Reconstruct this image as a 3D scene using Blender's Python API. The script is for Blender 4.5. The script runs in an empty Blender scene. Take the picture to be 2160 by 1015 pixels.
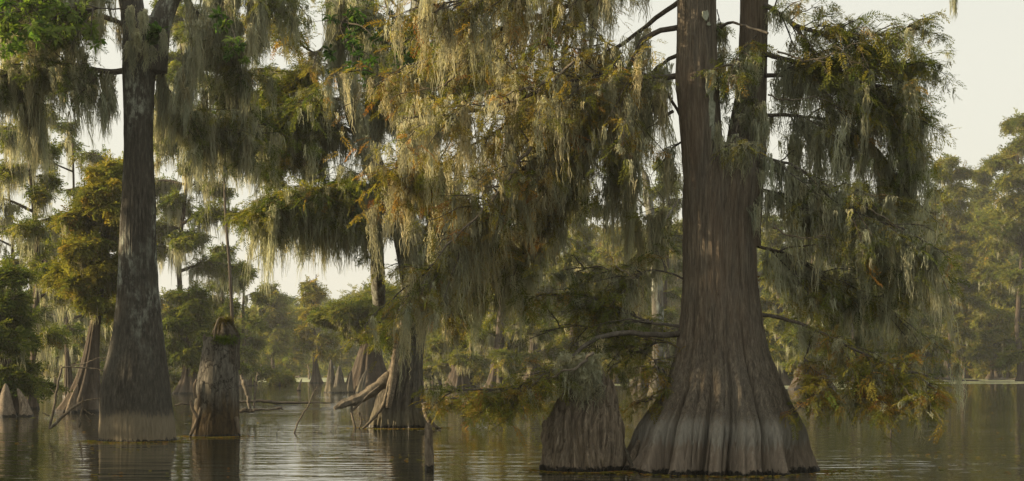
import bpy, math
import numpy as np
from math import radians as RAD

# ------------------------------------------------------------------ basics
F, HC, HZ = 3425.0, 1.7, 775.0          # lens in photo pixels, eye height, horizon row
def P(px, py, Y):                        # photo pixel at distance Y -> point
    return np.array([(px-1080.0)/F*Y, Y, HC+(HZ-py)/F*Y])
def S(Y): return Y/F                     # metres per photo pixel at distance Y
rng = np.random.default_rng(11)
sc = bpy.context.scene
col = sc.collection

def tag(o, label=None, cat=None, group=None, kind=None):
    if label: o['label'] = label
    if cat: o['category'] = cat
    if group: o['group'] = group
    if kind: o['kind'] = kind
    return o
def empty(name, loc, label, cat, group=None):
    o = bpy.data.objects.new(name, None); col.objects.link(o)
    o.location = tuple(float(a) for a in loc); o.empty_display_size = .5
    return tag(o, label, cat, group)

class MB:
    def __init__(s): s.v=[]; s.f={3:[],4:[]}; s.n=0; s.t=[]; s.w=[]
    def add(s, v, f, tint=0.5, val=1.0):
        v = np.asarray(v, np.float32).reshape(-1,3); f = np.asarray(f, np.int64)
        if len(v)==0 or len(f)==0: return
        s.v.append(v); s.f[f.shape[1]].append(f+s.n)
        s.t.append(np.broadcast_to(np.asarray(tint,np.float32), (len(v),)))
        s.w.append(np.broadcast_to(np.asarray(val,np.float32), (len(v),)))
        s.n += len(v)
    def build(s, name, mat, parent=None, origin=None, smooth=True):
        me = bpy.data.meshes.new(name)
        v = np.concatenate(s.v)
        o = bpy.data.objects.new(name, me); col.objects.link(o)
        if parent is not None:
            o.parent = parent
            base = np.zeros(3); q = parent
            while q is not None: base += np.array(q.location); q = q.parent
            v = v-base.astype(np.float32)
        elif origin is not None:
            v = v-np.asarray(origin, np.float32); o.location = tuple(float(a) for a in origin)
        t3 = np.concatenate(s.f[3]) if s.f[3] else np.zeros((0,3),int)
        t4 = np.concatenate(s.f[4]) if s.f[4] else np.zeros((0,4),int)
        me.vertices.add(len(v)); me.vertices.foreach_set('co', v.astype(np.float32).ravel())
        idx = np.concatenate([t3.ravel(), t4.ravel()]).astype(np.int32)
        me.loops.add(len(idx)); me.loops.foreach_set('vertex_index', idx)
        ls = np.concatenate([np.arange(len(t3))*3, len(t3)*3+np.arange(len(t4))*4]).astype(np.int32)
        me.polygons.add(len(ls)); me.polygons.foreach_set('loop_start', ls)
        me.polygons.foreach_set('use_smooth', np.full(len(ls), smooth))
        me.update(calc_edges=True)
        for nm, arr in (('tint', s.t), ('val', s.w)):
            a = me.attributes.new(nm, 'FLOAT', 'POINT')
            a.data.foreach_set('value', np.concatenate(arr).astype(np.float32))
        me.materials.append(mat)
        return o

def nrm(a): return a/np.maximum(np.linalg.norm(a, axis=-1, keepdims=True), 1e-9)
def catmull(pts, n):
    p = np.asarray(pts, float); p = np.vstack([2*p[0]-p[1], p, 2*p[-1]-p[-2]])
    m = len(p)-3; u = np.linspace(0, m-1e-6, n); i = u.astype(int); t = (u-i)[:,None]
    a,b,c,d = p[i],p[i+1],p[i+2],p[i+3]
    return .5*((2*b)+(c-a)*t+(2*a-5*b+4*c-d)*t*t+(3*b-a-3*c+d)*t**3)
def wave(x, r, n=4, f0=1.0):             # smooth 1-D noise in about -1..1
    y = np.zeros_like(x, dtype=float)
    for k in range(n): y += np.sin(x*f0*(1.7**k)+r.uniform(0,6.28))*(.75**k)
    return y/2.2

def tubes(mb, Pp, R, sides=4, tint=.5, val=1.0):   # (N,K,3) polylines, (N,K) radii
    N,K,_ = Pp.shape
    T = np.empty_like(Pp); T[:,1:-1]=Pp[:,2:]-Pp[:,:-2]; T[:,0]=Pp[:,1]-Pp[:,0]; T[:,-1]=Pp[:,-1]-Pp[:,-2]
    T = nrm(T)
    mean = nrm(Pp[:,-1]-Pp[:,0])
    ref = np.where(np.abs(mean[:,2:3])>.8, np.array([[1.,.2,0]]), np.array([[0.1,.15,1.]]))[:,None,:]
    A = nrm(np.cross(T, np.broadcast_to(ref, T.shape))); B = np.cross(T, A)
    th = np.arange(sides)*2*np.pi/sides
    V = Pp[:,:,None,:]+R[:,:,None,None]*(np.cos(th)[None,None,:,None]*A[:,:,None,:]+np.sin(th)[None,None,:,None]*B[:,:,None,:])
    i = np.arange(N)[:,None,None]*K*sides; j=np.arange(K-1)[None,:,None]*sides; k=np.arange(sides)[None,None,:]
    k2=(k+1)%sides
    f = np.stack([i+j+k, i+j+k2, i+j+sides+k2, i+j+sides+k], -1).reshape(-1,4)
    if not np.isscalar(val): val = np.repeat(val, K*sides)
    mb.add(V.reshape(-1,3), f, tint, val)

def lump_tube(mb, pts, rad, sides=14, n=40, seed=0, rough=.12, cap=True):   # a knobbly limb or log
    r = np.random.default_rng(seed)
    c = catmull(pts, n); rr = np.interp(np.linspace(0,1,n), np.linspace(0,1,len(rad)), rad)
    T = nrm(np.gradient(c, axis=0)); ref = np.array([1.,.2,0]) if abs(nrm(c[-1]-c[0])[2])>.8 else np.array([.1,.15,1.])
    A = nrm(np.cross(T, ref)); B = np.cross(T, A)
    th = np.arange(sides)*2*np.pi/sides; u = np.linspace(0,1,n)
    d = 1+rough*(wave(th[None,:]*2+u[:,None]*3, r, 3)+.6*wave(u[:,None]*40+0*th[None,:], r, 3))
    V = c[:,None,:]+(rr[:,None]*d)[:,:,None]*(np.cos(th)[None,:,None]*A[:,None,:]+np.sin(th)[None,:,None]*B[:,None,:])
    j=np.arange(n-1)[:,None]*sides; k=np.arange(sides)[None,:]; k2=(k+1)%sides
    f=np.stack([j+k,j+k2,j+sides+k2,j+sides+k],-1).reshape(-1,4)
    mb.add(V.reshape(-1,3), f)
    if cap:
        for e,(row,ce) in enumerate(((V[0],c[0]),(V[-1],c[-1]))):
            vv=np.vstack([row, ce+ (T[-1]*rr[-1]*.5 if e else -T[0]*rr[0]*.3)]); kk=np.arange(sides)
            ff=np.stack([kk,(kk+1)%sides,np.full(sides,sides)],-1)
            mb.add(vv, ff if e else ff[:,::-1])
    return c

def trunk(mb, prof, Y, seed, segs=180, rings=160, k=13, a0=.15, h0=1.2, a1=.02, bark=.006, zmin=-.5, top_cap=True, lean_y=0.0, ell=1.0):
    """prof: rows (py, left_px, right_px); rings stay horizontal"""
    r = np.random.default_rng(seed)
    prof = sorted(prof, key=lambda q:-q[0])
    z = np.array([HC+(HZ-q[0])/F*Y for q in prof]); cx=np.array([((q[1]+q[2])/2-1080)/F*Y for q in prof]); rd=np.array([(q[2]-q[1])/2/F*Y for q in prof])
    z0 = z[0]; zz = np.concatenate([[zmin], z]); cx=np.concatenate([[cx[0]],cx]); rd=np.concatenate([[rd[0]*1.02],rd])
    u = np.linspace(0,1,rings)**1.35; zs = zmin+(zz[-1]-zmin)*u
    # smooth interpolation
    C = np.interp(zs, zz, cx); R = np.interp(zs, zz, rd)
    w = max(3,rings//30)|1; ker=np.hanning(w+2)[1:-1]; ker/=ker.sum()
    def sm(a): return np.convolve(np.pad(a,(w//2,w//2),'edge'), ker, 'valid')
    C, R = sm(C), sm(R)
    th = np.arange(segs)*2*np.pi/segs
    T, Z = np.meshgrid(th, zs)
    p = r.uniform(0,6.28,8)
    Tw = T+.05*np.sin(9*T+p[6])+.16*np.sin(3*T+p[0])+.07*np.sin(5*T+p[1]+Z*.5)+.035*np.sin(2*T+Z*1.1+p[2])+.02*np.sin(Z*3+p[5])
    L1 = np.abs(np.cos(k/2*Tw+p[3]))**.62
    L2 = np.abs(np.cos(k*1.0*Tw+p[4]+.7*np.sin(Z*1.1)))**.7
    L3 = np.abs(np.cos(k*2.15*T+p[6]+.8*np.sin(Z*1.6+T*3)))**.7
    amp = a0*np.exp(-np.maximum(Z,0)/h0)+a1
    pat = .62*(L1-.68)+.22*(L2-.68)*(.5+.5*np.sin(2*T+p[7]))+.16*(L3-.68)
    gro = np.exp(-(np.cos(k/2*Tw+p[3])/.17)**2)*(.75+.25*np.sin(3*T+p[2]))+.5*np.exp(-(np.cos(k*1.0*Tw+p[4]+.7*np.sin(Z*1.1))/.16)**2)
    d = 1+amp*pat*1.3-gro*(a0*.26*np.exp(-np.maximum(Z,0)/(h0*1.1))+a1*.3)
    ridge = np.zeros_like(T)
    for q in range(4):
        kk = int(k*(3+2.3*q)); ridge += np.sin(kk*T+1.5*np.sin(Z*(1.2+q*.7)+r.uniform(0,6))+3*np.sin(2*T+q))*(.8**q)
    d += bark/np.maximum(R[:,None],.05)*ridge*.5
    d += .02*np.sin(2*T+Z*.8+p[1])+.015*np.sin(3*T-Z*.5+p[2])
    fb=r.normal(0,1,(rings,segs)); kz=np.hanning(15)[1:-1]; kz/=np.sqrt((kz**2).sum())
    fb=np.apply_along_axis(lambda q:np.convolve(q,kz,'same'),0,fb); fb=(fb+.5*np.roll(fb,1,1))/1.2
    d += bark*.42/np.maximum(R[:,None],.05)*fb*np.clip(.5+Z*.35,.35,1)
    V = np.stack([C[:,None]+R[:,None]*d*np.cos(T), Y+lean_y*zs[:,None]+ell*R[:,None]*d*np.sin(T), Z], -1)
    j=np.arange(rings-1)[:,None]*segs; kq=np.arange(segs)[None,:]; k2=(kq+1)%segs
    f=np.stack([j+kq,j+k2,j+segs+k2,j+segs+kq],-1).reshape(-1,4)
    mb.add(V.reshape(-1,3), f)
    if top_cap:
        vv=np.vstack([V[-1], [[C[-1], Y+lean_y*zs[-1], zs[-1]+R[-1]*.3]]]); kk=np.arange(segs)
        mb.add(vv, np.stack([kk,(kk+1)%segs,np.full(segs,segs)],-1))
    return zs, C, R

# ------------------------------------------------------------------ materials
def newmat(name):
    m = bpy.data.materials.new(name); m.use_nodes=True; nt=m.node_tree; nt.nodes.clear()
    return m, nt, nt.nodes, nt.links
def ramp(nt, fac, stops):
    n = nt.nodes.new('ShaderNodeValToRGB'); e=n.color_ramp.elements
    e[0].position,e[0].color = stops[0][0], (*stops[0][1],1); e[1].position,e[1].color = stops[-1][0], (*stops[-1][1],1)
    for pz,c in stops[1:-1]:
        q=e.new(pz); q.color=(*c,1)
    nt.links.new(fac, n.inputs[0]); return n.outputs[0]
def noise(nt, vec, scale, detail=4, rough=.55, dist=0):
    n=nt.nodes.new('ShaderNodeTexNoise'); n.inputs['Scale'].default_value=scale; n.inputs['Detail'].default_value=detail
    n.inputs['Roughness'].default_value=rough; n.inputs['Distortion'].default_value=dist; nt.links.new(vec,n.inputs['Vector']); return n.outputs[0]
def mapping(nt, vec, sc3, rot=(0,0,0)):
    n=nt.nodes.new('ShaderNodeMapping'); n.inputs['Scale'].default_value=sc3; n.inputs['Rotation'].default_value=rot; nt.links.new(vec,n.inputs['Vector']); return n.outputs[0]
def mixc(nt, fac, a, b, mode='MIX'):
    n=nt.nodes.new('ShaderNodeMix'); n.data_type='RGBA'; n.blend_type=mode
    for s_,v_ in ((n.inputs[0],fac),(n.inputs[6],a),(n.inputs[7],b)):
        if isinstance(v_,(int,float)): s_.default_value=v_
        elif isinstance(v_,tuple): s_.default_value=(*v_,1)
        else: nt.links.new(v_,s_)
    return n.outputs[2]
def math_(nt, op, a, b=None, clamp=False):
    n=nt.nodes.new('ShaderNodeMath'); n.operation=op; n.use_clamp=clamp
    for s_,v_ in ((n.inputs[0],a),(n.inputs[1],b)):
        if v_ is None: continue
        if isinstance(v_,(int,float)): s_.default_value=v_
        else: nt.links.new(v_,s_)
    return n.outputs[0]
def maprange(nt, v, a,b,c=0.,d=1.):
    n=nt.nodes.new('ShaderNodeMapRange'); nt.links.new(v,n.inputs[0])
    for i,x in enumerate((a,b,c,d)): n.inputs[i+1].default_value=x
    return n.outputs[0]

def leafmat(name, stops, trans=.42, tcol=(1.5,1.45,.6), patch=.5, pscale=.8):
    m,nt,N,L = newmat(name)
    at=N.new('ShaderNodeAttribute'); at.attribute_name='tint'
    av=N.new('ShaderNodeAttribute'); av.attribute_name='val'
    g=N.new('ShaderNodeNewGeometry')
    nz=noise(nt, g.outputs['Position'], pscale, 3)
    fac=math_(nt,'ADD',at.outputs['Fac'], math_(nt,'MULTIPLY', math_(nt,'SUBTRACT',nz,.5), patch), clamp=True)
    c=ramp(nt, fac, stops)
    cv=N.new('ShaderNodeVectorMath'); cv.operation='SCALE'; L.new(c,cv.inputs[0]); L.new(av.outputs['Fac'],cv.inputs[3])
    d=N.new('ShaderNodeBsdfDiffuse'); L.new(cv.outputs[0],d.inputs[0])
    t=N.new('ShaderNodeBsdfTranslucent'); tc=mixc(nt,1.0,cv.outputs[0],tcol,'MULTIPLY'); L.new(tc,t.inputs[0])
    mx=N.new('ShaderNodeMixShader'); mx.inputs[0].default_value=trans; L.new(d.outputs[0],mx.inputs[1]); L.new(t.outputs[0],mx.inputs[2])
    o=N.new('ShaderNodeOutputMaterial'); L.new(mx.outputs[0],o.inputs[0]); return m

M={}
M['foliage']=leafmat('cypress_foliage',[(0,(.070,.110,.028)),(.35,(.150,.172,.040)),(.62,(.235,.215,.050)),(.85,(.285,.185,.052)),(1,(.290,.130,.045))],.5,(1.35,1.3,.6),.55,.9)
M['broad']=leafmat('broad_leaf',[(0,(.035,.075,.022)),(.6,(.07,.125,.035)),(1,(.14,.18,.05))],.5,(1.3,1.5,.5),.3,1)
M['moss']=leafmat('spanish_moss',[(0,(.33,.36,.28)),(.5,(.43,.435,.325)),(1,(.50,.45,.30))],.5,(1.15,1.1,.8),.5,.7)
M['grass']=leafmat('green_moss',[(0,(.06,.12,.02)),(1,(.16,.2,.03))],.3)

def barkmat(name, cols, vs=(9,9,.9), scale=2.2, bump=.6, bd=.05, stain=None, lichen=0, wet=.06, crack=0, red=0):
    m,nt,N,L=newmat(name)
    g=N.new('ShaderNodeNewGeometry'); pos=g.outputs['Position']
    mp=mapping(nt,pos,vs); n1=noise(nt,mp,scale,6,.65,.3); n2=noise(nt,mapping(nt,pos,(1,1,.35)),1.3,4,.6); n3=noise(nt,mapping(nt,pos,(3,3,1)),7,5,.7)
    c=ramp(nt,n1,[(.28,cols[0]),(.5,cols[1]),(.72,cols[2])])
    c=mixc(nt,maprange(nt,n2,.4,.65,0,.55),c,cols[3])
    fib=noise(nt,mapping(nt,pos,(vs[0]*3,vs[1]*3,vs[2]*1.6)),scale,5,.7,.6)
    c=mixc(nt,maprange(nt,fib,.34,.60,.62,0),c,(.012,.010,.008))
    c=mixc(nt,maprange(nt,n3,.55,.75,0,.3),c,(.26,.24,.19))
    h=math_(nt,'ADD',math_(nt,'ADD',n1,math_(nt,'MULTIPLY',n3,.35)),math_(nt,'MULTIPLY',fib,.6))
    sx=N.new('ShaderNodeSeparateXYZ'); L.new(pos,sx.inputs[0])
    if crack:
        vo=N.new('ShaderNodeTexVoronoi'); vo.feature='DISTANCE_TO_EDGE'; vo.inputs['Scale'].default_value=crack
        nn=N.new('ShaderNodeTexNoise'); nn.inputs['Scale'].default_value=3.5; nn.inputs['Detail'].default_value=5; nn.inputs['Roughness'].default_value=.7; L.new(pos,nn.inputs['Vector']); dv=mixc(nt,.45,mapping(nt,pos,(1.7,1.7,1.0)),nn.outputs['Color']); L.new(dv,vo.inputs['Vector'])
        e=maprange(nt,vo.outputs['Distance'],.004,.035); c=mixc(nt,e,(.02,.016,.012),c); h=math_(nt,'ADD',h,math_(nt,'MULTIPLY',e,.6))
        # rotten brown lower half and left flank
        low=maprange(nt,math_(nt,'ADD',sx.outputs[2],math_(nt,'MULTIPLY',noise(nt,mapping(nt,pos,(4,4,.5)),2,3),1.3)),1.75,1.3)
        c=mixc(nt,low,c,ramp(nt,n1,[(.3,(.02,.014,.008)),(.7,(.10,.072,.035))]))
    if lichen:
        ln=noise(nt,mapping(nt,pos,(1,1,.45)),lichen,7,.75); msk=maprange(nt,ln,.47,.62)
        big=maprange(nt,noise(nt,mapping(nt,pos,(1,1,.3)),1.5,2),.42,.56)
        hi=maprange(nt,sx.outputs[2],1.6,3.4)
        msk=math_(nt,'MULTIPLY',math_(nt,'MULTIPLY',msk,big),hi)
        c=mixc(nt,math_(nt,'MULTIPLY',msk,.9),c,(.40,.43,.36))
    if red:
        rn=maprange(nt,noise(nt,mapping(nt,pos,(2.2,2.2,.35)),1.2,4),.46,.62); hi=maprange(nt,sx.outputs[2],1.3,3.)
        c=mixc(nt,math_(nt,'MULTIPLY',math_(nt,'MULTIPLY',rn,hi),red),c,(.24,.145,.08))
    if stain:
        zn=math_(nt,'ADD',sx.outputs[2],math_(nt,'MULTIPLY',math_(nt,'ADD',math_(nt,'SUBTRACT',n2,.5),math_(nt,'MULTIPLY',math_(nt,'SUBTRACT',n1,.5),2.0)),.38))
        f1=maprange(nt,zn,stain[0]+.09,stain[0]-.07)
        sc_=ramp(nt,n1,[(.2,tuple(x*.55 for x in stain[1])),(.7,stain[1])])
        c=mixc(nt,math_(nt,'MULTIPLY',f1,stain[2]),c,sc_)
        if len(stain)>3: c=mixc(nt,math_(nt,'MULTIPLY',maprange(nt,zn,stain[3]+.06,stain[3]-.05),.7),c,ramp(nt,n1,[(.2,tuple(x*.5 for x in stain[4])),(.7,stain[4])]))
    zr=math_(nt,'ADD',sx.outputs[2],math_(nt,'MULTIPLY',math_(nt,'SUBTRACT',noise(nt,pos,11,3),.5),.22))
    c=mixc(nt,maprange(nt,zr,wet,wet+.03,1,0),c,(.012,.010,.007))
    b=N.new('ShaderNodeBump'); b.inputs['Strength'].default_value=bump; b.inputs['Distance'].default_value=bd; L.new(h,b.inputs['Height'])
    p=N.new('ShaderNodeBsdfPrincipled'); L.new(c,p.inputs['Base Color']); L.new(b.outputs[0],p.inputs['Normal'])
    L.new(maprange(nt,zr,wet,wet+.03,.35,.85),p.inputs['Roughness']); p.inputs['Specular IOR Level'].default_value=.25
    o=N.new('ShaderNodeOutputMaterial'); L.new(p.outputs[0],o.inputs[0]); return m
M['bark_r']=barkmat('cypress_bark',[(.052,.043,.033),(.19,.158,.118),(.37,.315,.235),(.24,.225,.19)],(9,9,.5),2.6,1.0,.09,(.82,(.42,.40,.345),.75,.44,(.32,.245,.18)),0,.04,0,.22)
M['bark_d']=barkmat('tupelo_bark',[(.020,.019,.016),(.070,.064,.052),(.165,.152,.122),(.09,.088,.072)],(9,9,1.3),2.2,.9,.05,(.62,(.26,.22,.15),.9),6,.03)
M['bark_far']=barkmat('far_cypress_bark',[(.025,.019,.014),(.07,.052,.037),(.13,.098,.07),(.10,.09,.075)],(3,3,.3),1.5,.6,.08,(.7,(.14,.115,.085),.5),0,.08)
M['bark_f']=barkmat('weathered_bark',[(.03,.026,.02),(.12,.105,.08),(.24,.21,.16),(.14,.14,.12)],(6,6,.8),2.0,.9,.07,(.5,(.19,.17,.11),.6),3,.06)
M['stump']=barkmat('rotting_stump_wood',[(.030,.022,.015),(.24,.19,.135),(.46,.38,.28),(.25,.215,.165)],(8,8,.8),2.2,.9,.06,None,0,.06)
M['snag']=barkmat('cracked_grey_bark',[(.085,.08,.065),(.155,.145,.12),(.24,.225,.19),(.12,.105,.075)],(3,3,1),2.5,.9,.05,None,0,.03,3.2)
M['limb']=barkmat('limb_bark',[(.03,.024,.018),(.08,.065,.05),(.17,.15,.12),(.12,.115,.10)],(6,6,6),2,.5,.02,None,0,-9)
M['twig']=M['limb']
M['dead']=barkmat('bare_dead_wood',[(.07,.055,.04),(.16,.13,.09),(.28,.235,.17),(.20,.185,.155)],(6,6,6),2,.5,.02,None,0,.0)
M['darkwood']=barkmat('wet_driftwood',[(.02,.016,.012),(.07,.058,.042),(.17,.145,.11),(.1,.09,.07)],(3,9,9),2,.6,.03,None,0,.0)

# ------------------------------------------------------------------ leaf and moss scatter
def frond_template(n=11, ang=52, ll=.27, lw=.055, droop=.25, seed=0):
    r=np.random.default_rng(seed); V=[];Fc=[]
    for i in range(n):
        u=.08+.92*i/(n-1); zc=-droop*u*u
        for sd in (-1,1):
            a=RAD(ang+r.uniform(-14,14))*sd; l=ll*(1.05-.6*abs(u-.4))*r.uniform(.75,1.2)
            d=np.array([math.cos(a),math.sin(a),r.uniform(-.45,.05)]); b=np.array([u,0,zc+r.uniform(-.02,.02)])
            s_=np.array([-d[1],d[0],r.uniform(-.6,.6)]); s_/=np.linalg.norm(s_)
            k=len(V); V+= [b-s_*lw*.25, b+d*l*.45+s_*lw*.5, b+d*l, b+d*l*.5-s_*lw*.5]; Fc+=[[k,k+1,k+2,k+3]]
    return np.array(V),np.array(Fc)
def broad_template(seed=0):
    r=np.random.default_rng(seed); V=[];Fc=[]
    for i in range(7):
        a=i*2.4+r.uniform(-.4,.4); e=r.uniform(-.3,.5); d=np.array([math.cos(a)*math.cos(e)+.5,math.sin(a)*math.cos(e),math.sin(e)-.1]); d/=np.linalg.norm(d)
        s_=np.cross(d,[0.1,.2,1]); s_/=np.linalg.norm(s_); up=np.cross(s_,d); l=r.uniform(.8,1.15); w=.2*l
        b=np.array([r.uniform(-.3,.1),0,0]); k=len(V)
        for t,ww,dz in ((.12,.02,0),(.35,.85,.02),(.6,1,-.02),(.82,.6,-.09),(1.,.0,-.2)):
            cc=b+d*l*t+up*dz*l; V+=[cc-s_*w*ww+up*.05*l*ww,cc,cc+s_*w*ww+up*.05*l*ww]
        for j in range(4):
            q=k+j*3; Fc+=[[q,q+1,q+4,q+3],[q+1,q+2,q+5,q+4]]
    return np.array(V),np.array(Fc)
FR=[frond_template(11,seed=s) for s in range(4)]
FRL=[frond_template(6,ang=55,ll=.40,lw=.13,seed=10+s) for s in range(4)]
BR=[broad_template(s) for s in range(4)]

def scatter(mb, temps, pos, dirs, scale, tint, val, r):
    n=len(pos)
    if n==0: return
    X=nrm(dirs); ref=np.array([0,0,1.])+r.normal(0,.45,(n,3)); Yv=nrm(np.cross(ref,X)); Zv=np.cross(X,Yv)
    which=r.integers(0,len(temps),n)
    for w,(tv,tf) in enumerate(temps):
        m=which==w; k=int(m.sum())
        if not k: continue
        v=(tv[None,:,0,None]*X[m][:,None,:]+tv[None,:,1,None]*Yv[m][:,None,:]+tv[None,:,2,None]*Zv[m][:,None,:])*scale[m][:,None,None]+pos[m][:,None,:]
        f=tf[None]+(np.arange(k)*len(tv))[:,None,None]
        mb.add(v.reshape(-1,3), f.reshape(-1,tf.shape[1]), np.repeat(tint[m],len(tv)), np.repeat(val[m],len(tv)))

def moss(mb, pos, length, width, r, strands=26, K=7, rw=.008, tint=.5, curl=1.0):
    """clumps of Spanish moss: each a tapering bundle of curled ribbons hanging from pos"""
    n=len(pos)
    if n==0: return
    length=np.broadcast_to(length,(n,)); width=np.broadcast_to(width,(n,))
    off=r.normal(0,.5,(n,strands,2)); fl=r.uniform(0,1,(n,strands))**.8
    fl=.18+.82*fl*np.exp(-.5*np.linalg.norm(off,axis=2))
    L=length[:,None]*fl
    u=np.linspace(0,1,K)
    z0=-r.uniform(0,.35,(n,strands))*(length[:,None]*.5)*(fl<.8)
    z=z0[:,:,None]-L[:,:,None]*u
    tw=width[:,None,None]*(1-.75*u[None,None,:]**1.2)*np.ones((n,strands,1))
    sway=r.normal(0,.085,(n,1,2))+r.normal(0,.018,(n,strands,2))
    wob=r.normal(0,1,(n,strands,K,2)); wob=np.cumsum(wob,axis=2)*.22
    x=off[:,:,None,0]*tw+wob[...,0]*.045*curl*(1+2*width[:,None,None])+sway[:,:,None,0]*(-z)
    y=off[:,:,None,1]*tw+wob[...,1]*.045*curl*(1+2*width[:,None,None])+sway[:,:,None,1]*(-z)
    cu=np.minimum(.02,.25*width)[:,None,None]*curl; x=x+r.normal(0,1,x.shape)*cu*.55; y=y+r.normal(0,1,x.shape)*cu*.55; z=z+r.normal(0,1,x.shape)*cu*.8*(u>0)
    c=np.stack([x,y,z],-1)+pos[:,None,None,:]
    a=r.uniform(0,np.pi,(n,strands)); a=a[:,:,None]+np.cumsum(r.normal(0,.5,(n,strands,K)),axis=2)
    w=rw*(1.05-u)**.5*r.uniform(.6,1.4,(n,strands,1))
    sv=np.stack([np.cos(a),np.sin(a),.4*np.sin(a*2)],-1)*w[...,None]
    V=np.stack([c-sv,c+sv],3).reshape(-1,3)
    NS=n*strands; b=(np.arange(NS)*K*2)[:,None]; j=(np.arange(K-1)*2)[None,:]
    f=np.stack([b+j,b+j+1,b+j+3,b+j+2],-1).reshape(-1,4)
    t=np.clip(tint+r.normal(0,.2,(n,1))+r.normal(0,.1,(n,strands)),0,1); vv=np.clip(r.normal(1,.16,(n,1))*r.normal(1,.1,(n,strands)),.5,1.5)
    mb.add(V,f,np.repeat(t.ravel(),K*2),np.repeat(vv.ravel(),K*2))

def poly_at(c, t):                       # c (K,3), t (n,) -> points, tangents
    K=len(c); u=np.clip(t,0,1)*(K-1-1e-6); i=u.astype(int); f=(u-i)[:,None]
    return c[i]*(1-f)+c[i+1]*f, nrm(c[i+1]-c[i])
def batch_at(Pp, t):                     # Pp (N,K,3), t (N,m) -> (N,m,3)
    K=Pp.shape[1]; u=np.clip(t,0,1)*(K-1-1e-6); i=u.astype(int); f=(u-i)[...,None]; n=np.arange(len(Pp))[:,None]
    return Pp[n,i]*(1-f)+Pp[n,i+1]*f, nrm(Pp[n,i+1]-Pp[n,i])
def grow(base, d, length, r, K=6, droop=.25, jit=.12):
    n=len(base); u=np.linspace(0,1,K)[None,:,None]
    p=base[:,None,:]+d[:,None,:]*length[:,None,None]*u
    p[:,:,2]-=droop*length[:,None]*(u[...,0]**2)
    w=np.cumsum(r.normal(0,1,(n,K,3)),axis=1)*jit*length[:,None,None]/K; w-=w[:,:1]
    return p+w

def dress(mbw, mbf, mbm, c, r, secs=24, secl=.9, start=.15, ter=4, fr=9, fs=.32, temps=None, tint=.4, tj=.18, nm=20, ml=.7, mw=.1,
          rw=.009, strands=26, mt=.5, tw=.012, flat=.35, droop=.25, dead=.12, mc=1.0, mossK=7, mpow=1.5, tipup=0.0):
    """side branches, twigs, foliage and moss along a limb centre line c"""
    temps=temps or FR
    t=start+(1-start)*r.uniform(0,1,secs)**1.1
    b,tg=poly_at(c,t)
    side=nrm(np.cross(tg,[0,0,1.]))*np.where(r.uniform(size=secs)<.5,-1,1)[:,None]
    d=nrm(tg*r.uniform(.2,1.1,(secs,1))+side*r.uniform(.2,1,(secs,1))+np.array([0,0,1.])*(r.normal(tipup,flat,(secs,1))))
    ln=secl*r.uniform(.45,1.15,secs)*(1.1-.4*t)
    s1=grow(b,d,ln,r,7,droop); rr=tw*(1.3-np.linspace(0,1,7))[None,:]*r.uniform(.7,1.3,(secs,1))
    tubes(mbw,s1,rr,5)
    if ter:
        tt=r.uniform(.2,1,(secs,ter)); tb,ttg=batch_at(s1,tt); tb=tb.reshape(-1,3); ttg=ttg.reshape(-1,3)
        n2=len(tb); d2=nrm(ttg*.6+nrm(r.normal(0,1,(n2,3)))*np.array([1,1,.5])*.9); l2=np.repeat(ln,ter)*r.uniform(.25,.55,n2)
        s2=grow(tb,d2,l2,r,5,droop*1.3); tubes(mbw,s2,tw*.42*(1.25-np.linspace(0,1,5))[None,:]*np.ones((n2,1)),3)
    else: s2=np.zeros((0,5,3))
    def leaves(s,m):
        n=len(s)
        if n==0 or m==0: return
        live=r.uniform(size=n)>dead; s=s[live]; n=len(s)
        tt=r.uniform(.15,1.02,(n,m)); p,g=batch_at(s,tt); br=np.repeat(np.clip(r.normal(tint,tj,n),0,1),m)
        p=p.reshape(-1,3); g=g.reshape(-1,3); k=len(p)
        dd=nrm(g*.5+nrm(r.normal(0,1,(k,3)))*np.array([1,1,.55])*.85+np.array([0,0,-.12]))
        p=p+r.normal(0,fs*.12,(k,3))
        scatter(mbf,temps,p,dd,fs*r.uniform(.55,1.25,k),np.clip(br+r.normal(0,.08,k),0,1),np.clip(r.normal(1,.2,k),.45,1.7),r)
    if fr: leaves(s1,int(fr*.8)); leaves(s2,fr)
    if nm and mbm is not None:
        k1=int(nm*.35); k2=nm-k1
        pa,_=poly_at(c, start*.6+(1-start*.6)*r.uniform(0,1,k1))
        i=r.integers(0,secs,k2); pb,_=batch_at(s1[i],r.uniform(.05,.95,(k2,1))); pb=pb[:,0]
        pos=np.vstack([pa,pb]); n=len(pos)
        L=ml*(.22+.95*r.uniform(0,1,n)**mpow)
        moss(mbm,pos,L,mw*(.35+.9*L/ml)*r.uniform(.6,1.3,n),r,strands,mossK,rw,mt,mc)
        # small tufts clothing the twigs
        if len(s2):
            k3=int(nm*1.6); i=r.integers(0,len(s2),k3); pc,_=batch_at(s2[i],r.uniform(0,1,(k3,1)))
            moss(mbm,pc[:,0],ml*.28*r.uniform(.3,1.2,k3),mw*.55,r,max(6,strands//3),5,rw,mt,mc)
    return s1

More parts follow.
